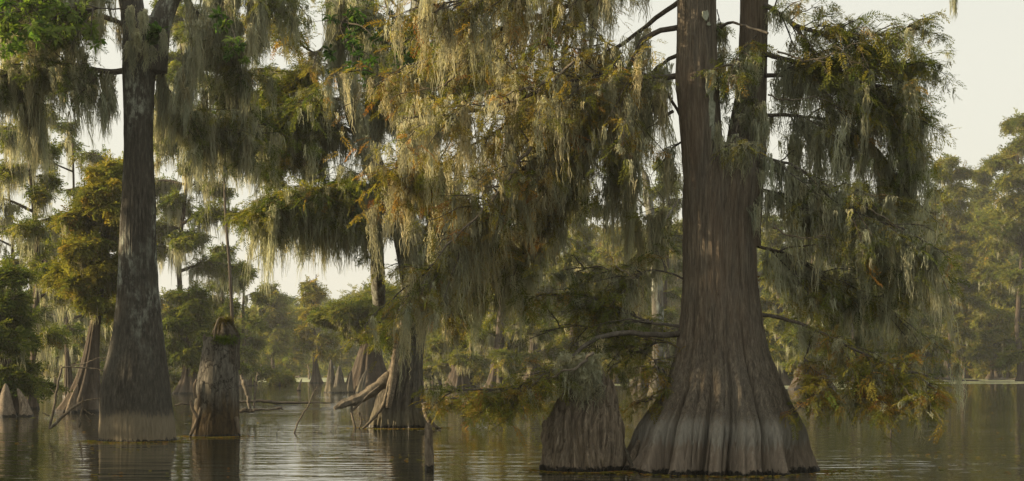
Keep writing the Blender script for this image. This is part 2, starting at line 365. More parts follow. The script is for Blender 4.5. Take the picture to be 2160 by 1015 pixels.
SEED=[100]
def nseed(): SEED[0]+=1; return SEED[0]
def limb(root, px, Y, dY=0, r0=.07, r1=.012, name='limb', leaf='foliage', dress_=True, n=26, label=None, wig=.25, **kw):
    """one main limb as a part with its foliage and hanging moss as sub-parts; px are photo points"""
    r=np.random.default_rng(nseed())
    m=len(px); pts=np.array([P(a,b,Y+dY*(i/(m-1))) for i,(a,b) in enumerate(px)])
    c=catmull(pts,n); ln=np.linalg.norm(np.diff(c,axis=0),axis=1).sum()
    w=np.cumsum(r.normal(0,1,(n,3)),axis=0); w-=np.linspace(0,1,n)[:,None]*w[-1]; c=c+w*wig*ln*.012
    mw=MB(); mf=MB(); mm=MB()
    lump_tube(mw,c,[r0,r0*.72,r0*.5,r1],10,n,nseed(),.08)
    if dress_:
        a=dict(temps={'foliage':FR,'broad':BR}[leaf]); a.update(kw)
        dress(mw,mf,mm,c,r,**a)
    o=mw.build(name,M['limb'],root)
    if label: o['label']=label
    if mf.n: mf.build('foliage',M[leaf],o,smooth=False)
    if mm.n: mm.build('hanging_moss',M['moss'],o)
    return o,c

# ------------------------------------------------------------------ camera, sun, sky
cam=bpy.data.cameras.new('camera'); co=bpy.data.objects.new('camera',cam); col.objects.link(co)
cam.sensor_width=36; cam.lens=36*F/2160; co.location=(0,0,HC); co.rotation_euler=(RAD(90),0,0)
cam.shift_y=(HZ-507.5)/2160; cam.clip_end=5000; cam.clip_start=.1
sc.camera=co
SUN_AZ, SUN_EL = -94, 14                # degrees clockwise from +Y, elevation
sd=np.array([math.sin(RAD(SUN_AZ))*math.cos(RAD(SUN_EL)),math.cos(RAD(SUN_AZ))*math.cos(RAD(SUN_EL)),math.sin(RAD(SUN_EL))])
from mathutils import Vector
sl=bpy.data.lights.new('sun','SUN'); sl.energy=5.0; sl.angle=RAD(.5); sl.color=(1,.78,.48)
so=bpy.data.objects.new('sun',sl); col.objects.link(so); so.rotation_euler=Vector(sd).to_track_quat('Z','Y').to_euler(); so.location=(0,0,60)
w=bpy.data.worlds.new('World'); sc.world=w; w.use_nodes=True; nt=w.node_tree; N=nt.nodes; N.clear()
sk=N.new('ShaderNodeTexSky'); sk.sky_type='NISHITA'; sk.sun_disc=False; sk.sun_elevation=RAD(SUN_EL); sk.sun_rotation=RAD(SUN_AZ); sk.dust_density=3.0; sk.air_density=1.2; sk.ozone_density=1.0
bg=N.new('ShaderNodeBackground'); bg.inputs[1].default_value=.066
tc=N.new('ShaderNodeTexCoord'); veil=noise(nt,mapping(nt,tc.outputs['Generated'],(1,1,4)),1.6,4,.5)
vc=mixc(nt,veil,(7.0,6.95,6.2),(7.7,7.45,6.4))      # thin high overcast, the cream veil of a hazy evening
cm=mixc(nt,.82,sk.outputs[0],vc); nt.links.new(cm,bg.inputs[0])
wo=N.new('ShaderNodeOutputWorld'); nt.links.new(bg.outputs[0],wo.inputs[0])
sc.view_settings.view_transform='Standard'; sc.view_settings.look='None'; sc.view_settings.exposure=1.0; sc.view_settings.gamma=1
cy=sc.cycles if hasattr(sc,'cycles') else None
if cy:
    cy.max_bounces=8; cy.diffuse_bounces=6; cy.glossy_bounces=2; cy.transmission_bounces=6; cy.transparent_max_bounces=4; cy.volume_bounces=0
    cy.caustics_reflective=False; cy.caustics_refractive=False; cy.use_denoising=True; cy.sample_clamp_indirect=4

# ------------------------------------------------------------------ setting: water, swamp floor, haze
def water():
    m,nt,N,L=newmat('swamp_water')
    g=N.new('ShaderNodeNewGeometry'); pos=g.outputs['Position']
    a=noise(nt,mapping(nt,pos,(.35,1.25,1)),1.2,2,.5,.15)
    b=noise(nt,mapping(nt,pos,(1.0,3.2,1),(0,0,.08)),1.3,2,.55)
    c=noise(nt,mapping(nt,pos,(.06,.10,1)),1,2)          # calmer and more ruffled areas
    amp=maprange(nt,c,.38,.62,.45,1.15)
    h=math_(nt,'ADD',math_(nt,'MULTIPLY',a,1.0),math_(nt,'MULTIPLY',b,.30))
    bp=N.new('ShaderNodeBump'); bp.inputs['Distance'].default_value=.032; L.new(h,bp.inputs['Height']); L.new(amp,bp.inputs['Strength'])
    p=N.new('ShaderNodeBsdfPrincipled'); p.inputs['Base Color'].default_value=(.022,.023,.010,1); p.inputs['Roughness'].default_value=.012
    p.inputs['IOR'].default_value=1.333; L.new(bp.outputs[0],p.inputs['Normal'])
    o=N.new('ShaderNodeOutputMaterial'); L.new(p.outputs[0],o.inputs[0]); return m
mb=MB(); xs=np.linspace(-400,400,41); ys=np.linspace(-60,300,19); X,Yg=np.meshgrid(xs,ys)
V=np.stack([X,Yg,0*X],-1).reshape(-1,3); i=np.arange(18)[:,None]*41; j=np.arange(40)[None,:]
mb.add(V,np.stack([i+j,i+j+1,i+j+42,i+j+41],-1).reshape(-1,4)); tag(mb.build('water',water(),smooth=True),kind='structure')
def groundmat():
    m,nt,N,L=newmat('swamp_floor'); g=N.new('ShaderNodeNewGeometry')
    c=ramp(nt,noise(nt,g.outputs['Position'],.4,6,.7),[(.3,(.03,.03,.012)),(.6,(.07,.075,.025)),(.8,(.11,.10,.04))])
    p=N.new('ShaderNodeBsdfPrincipled'); p.inputs['Roughness'].default_value=1; L.new(c,p.inputs[0]); o=N.new('ShaderNodeOutputMaterial'); L.new(p.outputs[0],o.inputs[0]); return m
mb=MB(); n=121; xs=np.linspace(-480,480,n); ys=np.linspace(-150,810,n); X,Yg=np.meshgrid(xs,ys)
shore=268+8*np.sin(X*.03)+5*np.sin(X*.083+1)
rise=np.clip((Yg-shore)/12,0,1); side=np.clip((np.abs(X)-330)/40,0,1); back=np.clip((-40-Yg)/20,0,1)
Z=-1.6+2.1*np.maximum(np.maximum(rise,side),back)+.12*np.sin(X*.31+Yg*.2)*np.sin(Yg*.27)
i=np.arange(n-1)[:,None]*n; j=np.arange(n-1)[None,:]
mb.add(np.stack([X,Yg,Z],-1).reshape(-1,3),np.stack([i+j,i+j+1,i+j+n+1,i+j+n],-1).reshape(-1,4)); tag(mb.build('ground',groundmat()),kind='structure')
# haze
HAZE=0.00035
me=bpy.data.meshes.new('haze'); x0,x1,y0,y1,z0,z1=-500,500,-170,830,-3.0,46
vv=[(x,y,z) for x in (x0,x1) for y in (y0,y1) for z in (z0,z1)]
me.from_pydata(vv,[],[(0,1,3,2),(4,6,7,5),(0,4,5,1),(2,3,7,6),(0,2,6,4),(1,5,7,3)]); ho=bpy.data.objects.new('haze',me); col.objects.link(ho); tag(ho,kind='stuff')
m,nt,N,L=newmat('haze_air'); pv=N.new('ShaderNodeVolumePrincipled'); pv.inputs['Density'].default_value=HAZE; pv.inputs['Color'].default_value=(.97,.98,.96,1); pv.inputs['Anisotropy'].default_value=.3
o=N.new('ShaderNodeOutputMaterial'); L.new(pv.outputs[0],o.inputs['Volume']); me.materials.append(m)

# ------------------------------------------------------------------ the great cypress at right
YR=27.0; s=S(YR)
bR=P(1520,1000,YR); bR[2]=0
R=empty('bald_cypress',bR,'huge twin-stemmed cypress with a broad fluted base, standing in the water at right','tree')
mb=MB()
trunk(mb,[(1006,1326,1696),(975,1336,1690),(940,1346,1684),(915,1351,1684),(893,1358,1679),(872,1371,1670),(850,1386,1658),(822,1402,1649),(790,1414,1634),(750,1425,1619),(700,1433,1607),(650,1439,1600),(600,1442,1593),(500,1443,1590),(440,1442,1594),(400,1443,1600),(360,1450,1602),(330,1466,1596)],
      YR,5,segs=420,rings=300,k=13,a0=.56,h0=.95,a1=.03,bark=.010)
trunk(mb,[(470,1450,1540),(400,1444,1530),(290,1437,1523),(230,1432,1518),(170,1426,1516),(100,1430,1512),(0,1432,1510),(-150,1435,1505),(-400,1440,1495),(-700,1450,1485)],YR-.12,6,segs=220,rings=200,k=9,a0=0,h0=1,a1=.05,bark=.009,zmin=P(0,520,YR)[2])
trunk(mb,[(470,1515,1602),(400,1522,1608),(330,1528,1614),(290,1533,1614),(220,1548,1615),(150,1558,1617),(60,1560,1618),(0,1562,1620),(-150,1570,1622),(-400,1582,1622),(-700,1596,1622)],YR+.15,7,segs=200,rings=200,k=9,a0=0,h0=1,a1=.05,bark=.009,zmin=P(0,520,YR)[2])
mb.build('trunk',M['bark_r'],R)
# lichen plates on the left stem (thin, raised)
def plates(root,specs,Y,mat,rad_px,cx):
    r=np.random.default_rng(nseed())
    for (a,b,w_,h_) in specs:
        mbp=MB()
        k=26; th=np.arange(k)*2*np.pi/k; rr=1+.28*wave(th*3,r,3)
        R0=rad_px*S(Y); x=(a-cx)*S(Y)+w_*.5*S(Y)*rr*np.cos(th); zc=P(0,b,Y)[2]; z=zc+h_*.5*S(Y)*rr*np.sin(th)
        def onf(x,off): return np.stack([x+(cx-1080)/F*Y, Y-np.sqrt(np.maximum((R0+off)**2-x**2,.0001)), z],-1)
        o_=onf(x,.012); xi=(a-cx)*S(Y)+(x-(a-cx)*S(Y))*.8; zi=z; 
        i_=np.stack([xi+(cx-1080)/F*Y, Y-np.sqrt(np.maximum((R0+.035)**2-xi**2,.0001)), zc+(z-zc)*.85],-1)
        c_=i_.mean(0,keepdims=True); V=np.vstack([o_,i_,c_]); kk=np.arange(k); k2=(kk+1)%k
        mbp.add(V,np.stack([kk,k2,k+k2,k+kk],-1)); mbp.add(V,np.stack([k+kk,k+k2,np.full(k,2*k)],-1))
        mbp.build('lichen',mat,root)
m,nt,N,L=newmat('pale_lichen'); g=N.new('ShaderNodeNewGeometry'); c=ramp(nt,noise(nt,g.outputs['Position'],18,5,.7),[(.35,(.16,.17,.12)),(.6,(.32,.34,.27))])
p=N.new('ShaderNodeBsdfPrincipled'); p.inputs['Roughness'].default_value=.95; L.new(c,p.inputs[0]); o=N.new('ShaderNodeOutputMaterial'); L.new(p.outputs[0],o.inputs[0]); M['lichen']=m
plates(R,[(1483,42,15,22),(1490,60,9,9),(1494,190,22,60),(1497,240,16,66),(1500,285,12,40),(1491,165,12,20),(1502,325,6,16)],YR-.12,M['lichen'],43,1475)

near=dict(mossK=13,fs=.27,rw=.0075,mw=.085,tw=.011)
def LR(px,dY=0,**kw):
    dY=dY+.9 if px[-1][0]<1400 and px[-1][1]<780 and kw.get('dress_',True) else dY
    if px[0][1]<480 and px[-1][0]<1200: kw.setdefault('start',.22)
    a=dict(near,flat=.55,ter=5,dead=.25,start=.06); a.update(kw); a['secl']=a.get('secl',1)*1.45; a['nm']=int(a.get('nm',0)*(1.75 if px[-1][0]<1500 else 1.6)); a['secs']=int(a.get('secs',24)*(1 if px[-1][0]<1500 else .86)); a['ml']=a.get('ml',1)*1.18; a['r0']=a.get('r0',.05)*.62; a['fr']=max(2,int(a.get('fr',8)*.52)); return limb(R,px,YR,dY,**a)
# left side canopy
LR([(1440,165),(1390,158),(1330,155),(1250,155),(1130,190),(1000,230),(850,250)],-1.5,r0=.09,secs=60,secl=1.1,fr=9,tint=.62,nm=90,ml=1.1,mt=.6)
LR([(1440,-60),(1330,-40),(1200,20),(1050,60),(930,110),(810,170)],1.2,r0=.1,secs=64,secl=1.1,fr=9,tint=.66,nm=80,ml=1.0,mt=.6)
LR([(1440,-120),(1250,-60),(1050,-20),(900,10)],-1.0,r0=.1,secs=50,secl=.9,fr=7,tint=.6,nm=70,ml=1.1,mt=.65)
LR([(1440,60),(1360,90),(1290,200),(1180,290),(1080,370),(1000,450),(930,540),(870,600)],-.6,r0=.08,secs=70,secl=1.0,fr=9,tint=.58,nm=120,ml=1.25,mt=.6)
LR([(1440,0),(1360,60),(1250,130),(1150,210),(1040,280),(940,340),(850,380)],1.6,r0=.07,secs=64,secl=1.0,fr=10,tint=.7,nm=90,ml=1.2,mt=.6)
LR([(1440,250),(1400,190),(1370,230),(1330,290),(1300,340),(1340,430),(1360,520)],.6,r0=.045,secs=20,secl=.55,fr=4,tint=.45,nm=60,ml=1.3,mt=.55,start=.3)
LR([(1440,110),(1400,130),(1340,180),(1260,260),(1200,370),(1150,470),(1060,560)],.9,r0=.06,secs=52,secl=.9,fr=8,tint=.5,nm=110,ml=1.2,mt=.55)
LR([(1440,300),(1410,330),(1400,430),(1390,500)],.2,r0=.03,secs=6,secl=.3,fr=2,tint=.45,nm=14,ml=.9)
LR([(1150,30),(1180,190),(1160,340),(1110,450),(1060,520),(960,580),(880,590)],1.8,r0=.05,secs=40,secl=.8,fr=9,tint=.5,nm=80,ml=1.0,mt=.6)
# low left limb reaching over the stump
LR([(1445,703),(1380,706),(1300,706),(1240,728),(1190,775),(1130,805),(1070,826),(980,828),(905,832)],-1.0,r0=.085,r1=.01,secs=34,secl=.6,fr=8,tint=.5,nm=12,ml=.5,start=.5,flat=.16,droop=.12)
LR([(1440,690),(1370,675),(1300,645),(1230,620),(1150,622)],.5,r0=.045,secs=34,secl=.75,fr=9,tint=.32,nm=16,ml=.5,start=.2,flat=.2)
LR([(1440,735),(1400,720),(1340,740),(1290,700),(1220,690),(1140,700)],.9,r0=.035,secs=28,secl=.7,fr=7,tint=.4,nm=14,ml=.5,start=.15)
LR([(1440,590),(1380,570),(1320,590),(1270,560),(1200,580)],.8,r0=.03,secs=20,secl=.6,fr=6,tint=.4,nm=22,ml=.7,start=.15)
LR([(1400,800),(1380,760),(1400,790),(1390,830),(1360,850)],-.2,r0=.012,r1=.004,secs=16,secl=.4,fr=7,tint=.6,nm=0,start=.1)
# right side canopy
LR([(1612,10),(1700,60),(1800,70),(1880,72),(1945,58)],-.6,r0=.07,secs=44,secl=.65,fr=9,tint=.36,nm=26,ml=.45,mt=.4,tipup=.15)
LR([(1612,110),(1700,130),(1790,150),(1860,190),(1910,260),(1930,330)],.4,r0=.075,secs=60,secl=.9,fr=10,tint=.4,nm=120,ml=1.2,mt=.35)
LR([(1612,160),(1700,150),(1780,120),(1860,120),(1930,150)],1.0,r0=.06,secs=50,secl=.7,fr=10,tint=.38,nm=50,ml=.8,mt=.35)
LR([(1612,245),(1700,245),(1780,262),(1860,330),(1910,420)],.8,r0=.05,secs=30,secl=.7,fr=5,tint=.4,nm=80,ml=1.3,mt=.35)
LR([(1605,400),(1680,410),(1780,420),(1860,470),(1930,540)],.7,r0=.05,secs=44,secl=.85,fr=8,tint=.42,nm=110,ml=1.2,mt=.35)
LR([(1605,330),(1680,350),(1760,400),(1820,450),(1900,480),(1970,520)],-.5,r0=.04,secs=40,secl=.8,fr=7,tint=.42,nm=90,ml=1.0,mt=.35)
LR([(1600,520),(1680,545),(1760,600),(1860,640),(1920,690)],1.2,r0=.045,secs=42,secl=.8,fr=8,tint=.42,nm=80,ml=.9,mt=.4)
LR([(1600,663),(1650,676),(1730,705),(1800,740),(1870,770),(1930,790),(1965,815)],-.9,r0=.055,secs=44,secl=.62,fr=9,tint=.56,nm=26,ml=.65,start=.35,flat=.3,mt=.4)
LR([(1730,705),(1700,760),(1740,800),(1700,850)],-.9,r0=.02,secs=20,secl=.5,fr=8,tint=.6,nm=8,ml=.4,start=.2)
LR([(1800,740),(1830,790),(1800,830),(1870,850)],-1.1,r0=.02,secs=20,secl=.5,fr=8,tint=.58,nm=14,ml=.55,start=.2)
_,c_=LR([(1602,-300),(1760,-200),(1900,-90),(1990,-30),(2030,-12)],-.5,r0=.04,dress_=False)
mb=MB(); r=np.random.default_rng(80); pos=np.array([P(2013+r.normal(0,2),-12+r.normal(0,3),YR-.5) for _ in range(6)]); moss(mb,pos,r.uniform(.3,.62,6),.03,r,14,7,.006,.3); mb.build('hanging_moss',M['moss'],R)
LR([(1600,70),(1575,95),(1550,130),(1535,180)],-.85,r0=.02,secs=10,secl=.28,fr=6,tint=.35,nm=7,ml=.6,start=.1,mt=.35)
LR([(1512,20),(1522,60),(1526,120),(1528,190)],-.1,r0=.015,secs=6,secl=.12,fr=1,tint=.35,nm=9,ml=.8,start=.1,mt=.3)
LR([(1605,200),(1580,215),(1560,250),(1550,300)],-.8,r0=.02,secs=10,secl=.3,fr=5,tint=.4,nm=16,ml=.6,start=.1,mt=.35)
# bare wood
LR([(1503,62),(1540,46),(1570,52),(1620,70)],-.9,r0=.055,r1=.02,dress_=False,secl=1,name='dead_limb',label='bare broken limb crossing between the two stems')
LR([(1390,190),(1375,220),(1390,250),(1420,235)],.1,r0=.05,r1=.03,dress_=False,secl=1,name='dead_limb')
LR([(1388,260),(1365,280),(1405,330),(1372,380),(1400,430),(1350,450)],.1,r0=.016,r1=.006,dress_=False,secl=1,name='dead_limb')
LR([(1890,790),(1895,840),(1880,880),(1886,925)],-1.,r0=.012,r1=.004,dress_=False,secl=1,name='dead_limb')
LR([(1955,800),(1950,850),(1935,895),(1925,925)],-1.,r0=.014,r1=.004,dress_=False,secl=1,name='dead_limb')
for i,(q,dy,rd) in enumerate([([(1215,125),(1170,165),(1120,182),(1060,200),(1010,215)],-.9,.026),([(1170,150),(1130,190),(1100,185),(1078,195)],-.9,.016),([(1120,310),(1095,345),(1060,390),(1020,440),(960,500),(918,552)],-.7,.034),([(1060,390),(1010,400),(985,425)],-.7,.014),
    ([(1110,300),(1100,260),(1120,230)],-.5,.016),([(960,160),(930,185),(880,190),(820,205)],.3,.018),([(1770,408),(1810,420),(1850,438)],-.3,.02),([(1780,420),(1830,440),(1880,470),(1910,500)],-.4,.026),([(1640,110),(1700,128),(1760,112),(1800,90)],-.7,.018),([(1300,560),(1330,580),(1350,600),(1356,640)],-.4,.012),
    ([(1630,480),(1690,505),(1740,500),(1790,520)],-.5,.016),([(1250,745),(1225,770),(1180,790),(1120,812)],-.9,.03),([(1620,200),(1660,212),(1720,205),(1760,222)],-.5,.016),([(930,20),(900,45),(860,50)],0,.015)]):
    rj=np.random.default_rng(600+i); c=catmull([P(a,b,YR+dy) for a,b in q],16); jj=rj.normal(0,.018,(16,3)); jj[0]=0
    mb=MB(); lump_tube(mb,c+jj,[rd,rd*.75,rd*.5,rd*.25],8,32,600+i,.15)
    b,tg=poly_at(c,rj.uniform(.2,.95,7)); tubes(mb,grow(b,nrm(tg+rj.normal(0,.7,(7,3))),rj.uniform(.15,.45,7),rj,6,.0,.25),rd*.3*(1.1-np.linspace(0,1,6))[None,:]*np.ones((7,1)),4)
    mb.build('dead_limb',M['dead'],R)
# moss in the fork and down the stems
mb=MB(); r=np.random.default_rng(77); pos=[]
for (a,b,q) in [(1535,300,14),(1560,330,14),(1525,270,6),(1605,250,14),(1612,330,10),(1590,120,10),(1600,430,8)]:
    for _ in range(q): pos.append(P(a+r.normal(0,9),b+r.normal(0,22),YR-.25+r.uniform(-.35,.1)))
moss(mb,np.array(pos),r.uniform(.25,.9,len(pos)),.06,r,22,7,.007,.3); mb.build('hanging_moss',M['moss'],R)

# ------------------------------------------------------------------ the tupelo at left
YD=37.8
bD=P(291,930,YD); bD[2]=0
D=empty('water_tupelo',bD,'tall grey tupelo with a swollen tide-stained base and lichen-spotted trunk at left','tree')
mb=MB()
trunk(mb,[(932,211,372),(905,210,370),(870,212,366),(840,213,362),(800,217,357),(750,229,350),(700,240,343),(650,246,337),(600,250,332),(500,254,327),(400,259,325),(300,262,321),(200,260,324),(150,258,328),(110,258,336),(70,262,352),(45,275,360)],
      YD,21,segs=260,rings=260,k=11,a0=.035,h0=.8,a1=.003,bark=.010)
def stem(mb,pts,rad,Y,seed,dY=0,n=50,sides=22,rough=.06):
    m=len(pts); lump_tube(mb,[P(a,b,Y+dY*i/(m-1)) for i,(a,b) in enumerate(pts)],[q*S(Y) for q in rad],sides,n,seed,rough)
stem(mb,[(325,150),(335,60),(358,0),(385,-80),(420,-200),(430,-350)],[28,24,20,17,12],YD,31)
stem(mb,[(290,140),(285,60),(272,-20),(262,-120),(250,-300)],[32,28,25,20,12],YD,32,.4)
mb.build('trunk',M['bark_d'],D)
mid=dict(mossK=11,fs=.34,rw=.0105,mw=.12,tw=.015)
def LD(px,dY=0,**kw):
    a=dict(mid,flat=.4); a.update(kw); a['secl']=a.get('secl',1)*1.25; a['secs']=int(a.get('secs',20)*.8); a['nm']=int(a.get('nm',0)*1.8); a['fr']=max(3,int(a.get('fr',8)*.5)) if a.get('leaf')!='broad' else a['fr']; a['r0']=a.get('r0',.05)*.7; return limb(D,px,YD,dY,**a)
LD([(268,150),(210,150),(150,140),(100,125),(40,150),(-40,160)],-1.,r0=.11,secs=50,secl=1.1,fr=10,tint=.12,nm=90,ml=1.6,mt=.45)
LD([(272,60),(200,30),(110,40),(20,20),(-60,30)],1.,r0=.1,secs=50,secl=1.2,fr=8,tint=.3,nm=70,ml=1.3,mt=.4)
LD([(268,-60),(180,-30),(80,-20),(-40,-40)],-1.5,r0=.08,secs=36,secl=1.1,fr=7,tint=.3,nm=70,ml=1.5,mt=.4)
LD([(395,-100),(450,-90),(520,-60),(600,-20)],.5,r0=.09,secs=36,secl=1.1,fr=6,tint=.25,nm=60,ml=1.6,mt=.35)
LD([(380,-60),(410,20),(450,60),(480,120),(500,200)],1.2,r0=.06,secs=46,secl=1.2,fr=8,tint=.22,nm=80,ml=1.5,mt=.4)
LD([(330,110),(360,200),(400,250),(460,270),(540,280)],1.6,r0=.06,secs=46,secl=1.1,fr=9,tint=.2,nm=90,ml=1.6,mt=.4)
LD([(430,-200),(560,-160),(660,-80),(720,-10),(790,30),(850,80),(900,130)],-1.,r0=.08,secs=30,secl=.9,fr=3,tint=.3,nm=60,ml=1.2,mt=.35,start=.45)
# broad bright leaves
LD([(272,20),(220,20),(150,25),(80,18),(10,30)],-3.,r0=.03,leaf='broad',secs=44,secl=1.1,fr=3,fs=.20,tint=.85,nm=0,start=.3,ter=2)
LD([(800,-60),(820,20),(850,70),(880,120),(900,190)],-2.,r0=.03,leaf='broad',secs=34,secl=1.2,fr=2,fs=.21,tint=.35,nm=0,start=.05,ter=3)
LD([(760,-60),(740,20),(720,60),(760,120)],-2.,r0=.02,leaf='broad',secs=18,secl=1.0,fr=2,fs=.2,tint=.2,nm=0,start=.2,ter=2)
LD([(300,90),(306,72),(318,66),(326,70)],-1.,r0=.01,leaf='broad',secs=5,secl=.25,fr=5,fs=.24,tint=.45,nm=0,start=.4,ter=1)
LD([(470,-40),(478,20),(488,60),(500,90)],-2.,r0=.02,leaf='broad',secs=7,secl=.5,fr=2,fs=.2,tint=.6,nm=0,start=.3,ter=2)
# long distinct drapes
mb=MB(); r=np.random.default_rng(78)
def drape(mb,a,b,Y,length,width,k,tint=.4,st=60,rw=.009):
    pos=np.array([P(a+r.normal(0,width/S(Y)*.35),b+r.normal(0,8),Y+r.normal(0,.15)) for _ in range(k)])
    moss(mb,pos,length*r.uniform(.55,1.05,k),width*.42,r,st,14,rw,tint,1.3)
for a,b,l,wd,k in [(455,-30,1.9,.32,9),(430,40,1.6,.26,7),(405,110,1.9,.22,8),(388,150,1.3,.16,6),(485,-30,1.4,.25,6),(500,40,1.0,.2,5),(395,200,1.1,.12,5),(545,-20,1.9,.22,8),(540,60,1.2,.18,5),
                   (720,-20,2.3,.32,12),(705,60,2.0,.16,8),(745,30,2.0,.26,8),(775,0,1.6,.22,7),(800,120,1.1,.14,5),(70,170,2.6,.2,9),(80,230,2.1,.14,7),(60,200,1.4,.2,6),(25,120,1.5,.28,8),
                   (195,180,1.0,.2,6),(218,195,1.4,.12,5),(240,190,1.0,.14,5),(150,40,1.1,.3,8),(100,60,1.2,.3,8),(290,60,1.2,.3,10),(275,100,1.0,.22,9),(315,90,1.0,.2,6),(345,60,1.0,.12,6),(280,20,1.2,.25,6),(310,20,1.2,.25,8)]:
    yy=YD-.9 if 255<a<360 else YD-.3
    if 255<a<360: k=max(2,k//3); wd*=.6; l*=.85
    mb=MB(); drape(mb,a,b,yy,l,wd,k,.42); mb.build('hanging_moss',M['moss'],D)

# ------------------------------------------------------------------ cracked snag left of centre
YE=40.2; bE=P(455,920,YE); bE[2]=0
E=empty('broken_snag',bE,'broken grey snag with cracked bark and a mossy ragged top, right of the grey tupelo','dead tree')
def shell(mb,prof,Y,topfun,seed,segs=200,rings=90,k=9,amp=.06,thick=.25,lob=None,zin=.4,rg=1.0):
    """hollow stump: outer wall, jagged rim, inner wall"""
    r=np.random.default_rng(seed); prof=sorted(prof,key=lambda q:-q[0])
    z=np.array([HC+(HZ-q[0])/F*Y for q in prof]); cx=np.array([((q[1]+q[2])/2-1080)/F*Y for q in prof]); rd=np.array([(q[2]-q[1])/2/F*Y for q in prof])
    th=np.arange(segs)*2*np.pi/segs; top=topfun(th,r)
    u=np.linspace(0,1,rings)[:,None]; zs=-.4+(top[None,:]+.4)*u; T=np.broadcast_to(th[None,:],zs.shape)
    C=np.interp(zs,z,cx); Rr=np.interp(zs,z,rd)
    p=r.uniform(0,6.28,6); Tw=T+.2*np.sin(3*T+p[0])+.06*np.sin(2*T+zs*3+p[1])
    d=1+amp*(np.abs(np.cos(k/2*Tw+p[2]))**.6-.65)+amp*.5*(np.abs(np.cos(k*Tw+p[3]+zs*2))**.7-.65)+rg*(.012*np.sin(31*T+4*np.sin(zs*5))+.010*np.sin(53*T+3*np.sin(zs*4+1)))
    d+=.03*rg*np.sin(zs*9+T*4+p[4])*np.sin(T*5+p[5])
    if lob is not None: d+=lob(T,zs,r)
    O=np.stack([C+Rr*d*np.cos(T),Y+Rr*d*np.sin(T),zs],-1)
    ui=np.linspace(1,0,12)[:,None]; zi=zin+(top[None,:]-zin)*ui; Ti=np.broadcast_to(th[None,:],zi.shape); ri=np.interp(zi,z,rd)*(d[-1][None,:]*(1-thick)-.05*(1-ui))
    I=np.stack([np.interp(zi,z,cx)+ri*np.cos(Ti),Y+ri*np.sin(Ti),zi+(-.0)],-1)
    V=np.vstack([O.reshape(-1,3),I.reshape(-1,3),[[cx[0],Y,zin]]]); nr=rings+12
    j=np.arange(nr-1)[:,None]*segs; kq=np.arange(segs)[None,:]; k2=(kq+1)%segs
    mb.add(V,np.stack([j+kq,j+k2,j+segs+k2,j+segs+kq],-1).reshape(-1,4))
    kk=np.arange(segs); b=(nr-1)*segs; mb.add(V,np.stack([b+kk,b+(kk+1)%segs,np.full(segs,len(V)-1)],-1))
mb=MB(); zE=lambda py: P(0,py,YE)[2]
def topE(th,r):
    x=np.cos(th)
    return zE(714)+.05*wave(th*5,r,4)+.03*wave(th*17,r,3)-.2*np.clip(-x-.5,0,1)*np.sin(th*6)**2
shell(mb,[(922,403,502),(880,408,504),(840,413,503),(800,417,503),(760,424,501),(725,430,500),(700,434,500)],YE,topE,41,k=7,amp=.04,thick=.3,rg=.3)
mb.build('trunk',M['snag'],E)
mb=MB()
r=np.random.default_rng(5)
def core(mb,prof,Y,seed,zmin):
    trunk(mb,prof,Y,seed,segs=90,rings=50,k=6,a0=0,a1=.3,bark=.02,zmin=zmin)
core(mb,[(735,446,502),(715,448,503),(705,450,502),(695,453,498),(686,457,490),(679,462,482),(674,466,476)],YE,43,zE(780))
mb.build('rotten_core',M['darkwood'],E)
mb=MB(); k=900; a=r.uniform(0,6.28,k); tz=r.uniform(0,1,k)**.8; rr=(.31-.20*tz)*r.uniform(.8,1.1,k); pos=P(474,712,YE)+np.stack([np.cos(a)*rr,np.sin(a)*rr,tz*.46],-1)
scatter(mb,FR,pos,nrm(r.normal(0,1,(k,3))+np.array([0,0,.2])),r.uniform(.06,.15,k),r.uniform(.45,.7,k),r.uniform(.15,.4,k),r)
mb.build('rot_fibres',M['foliage'],E,smooth=False)
mb=MB(); lump_tube(mb,[P(452,715,YE-.4),P(455,690,YE-.42),P(462,672,YE-.4),P(472,670,YE-.4)],[.03,.022,.012],8,20,3); mb.build('splinter',M['dead'],E); mb=MB(); lump_tube(mb,[P(433,730,YE),P(431,715,YE),P(432,705,YE)],[.05,.04,.02],8,12,4)
mb.build('splinter',M['dead'],E)
mb=MB(); k=900; a=r.uniform(3.14,6.28,k); pos=P(474,718,YE)+np.stack([np.cos(a)*.30*r.uniform(.6,1,k),np.sin(a)*.30-.1,r.normal(0,.03,k)],-1)
dd=nrm(r.normal(0,1,(k,3))+np.array([0,-.3,.3])); scatter(mb,FR,pos,dd,r.uniform(.07,.13,k),r.uniform(0,1,k),r.uniform(.7,1.3,k),r)
mb.build('moss_cushion',M['grass'],E)
mb=MB()
for i,(q) in enumerate([[(424,860),(412,895),(402,918),(400,924)],[(415,880),(405,860),(402,845)],[(498,880),(503,905),(506,924)],[(412,840),(410,815),(415,800)]]):
    mb=MB(); lump_tube(mb,[P(a,b,YE-.45) for a,b in q],[.05,.035,.02],8,16,60+i,.2); mb.build('root',M['stump'],E)

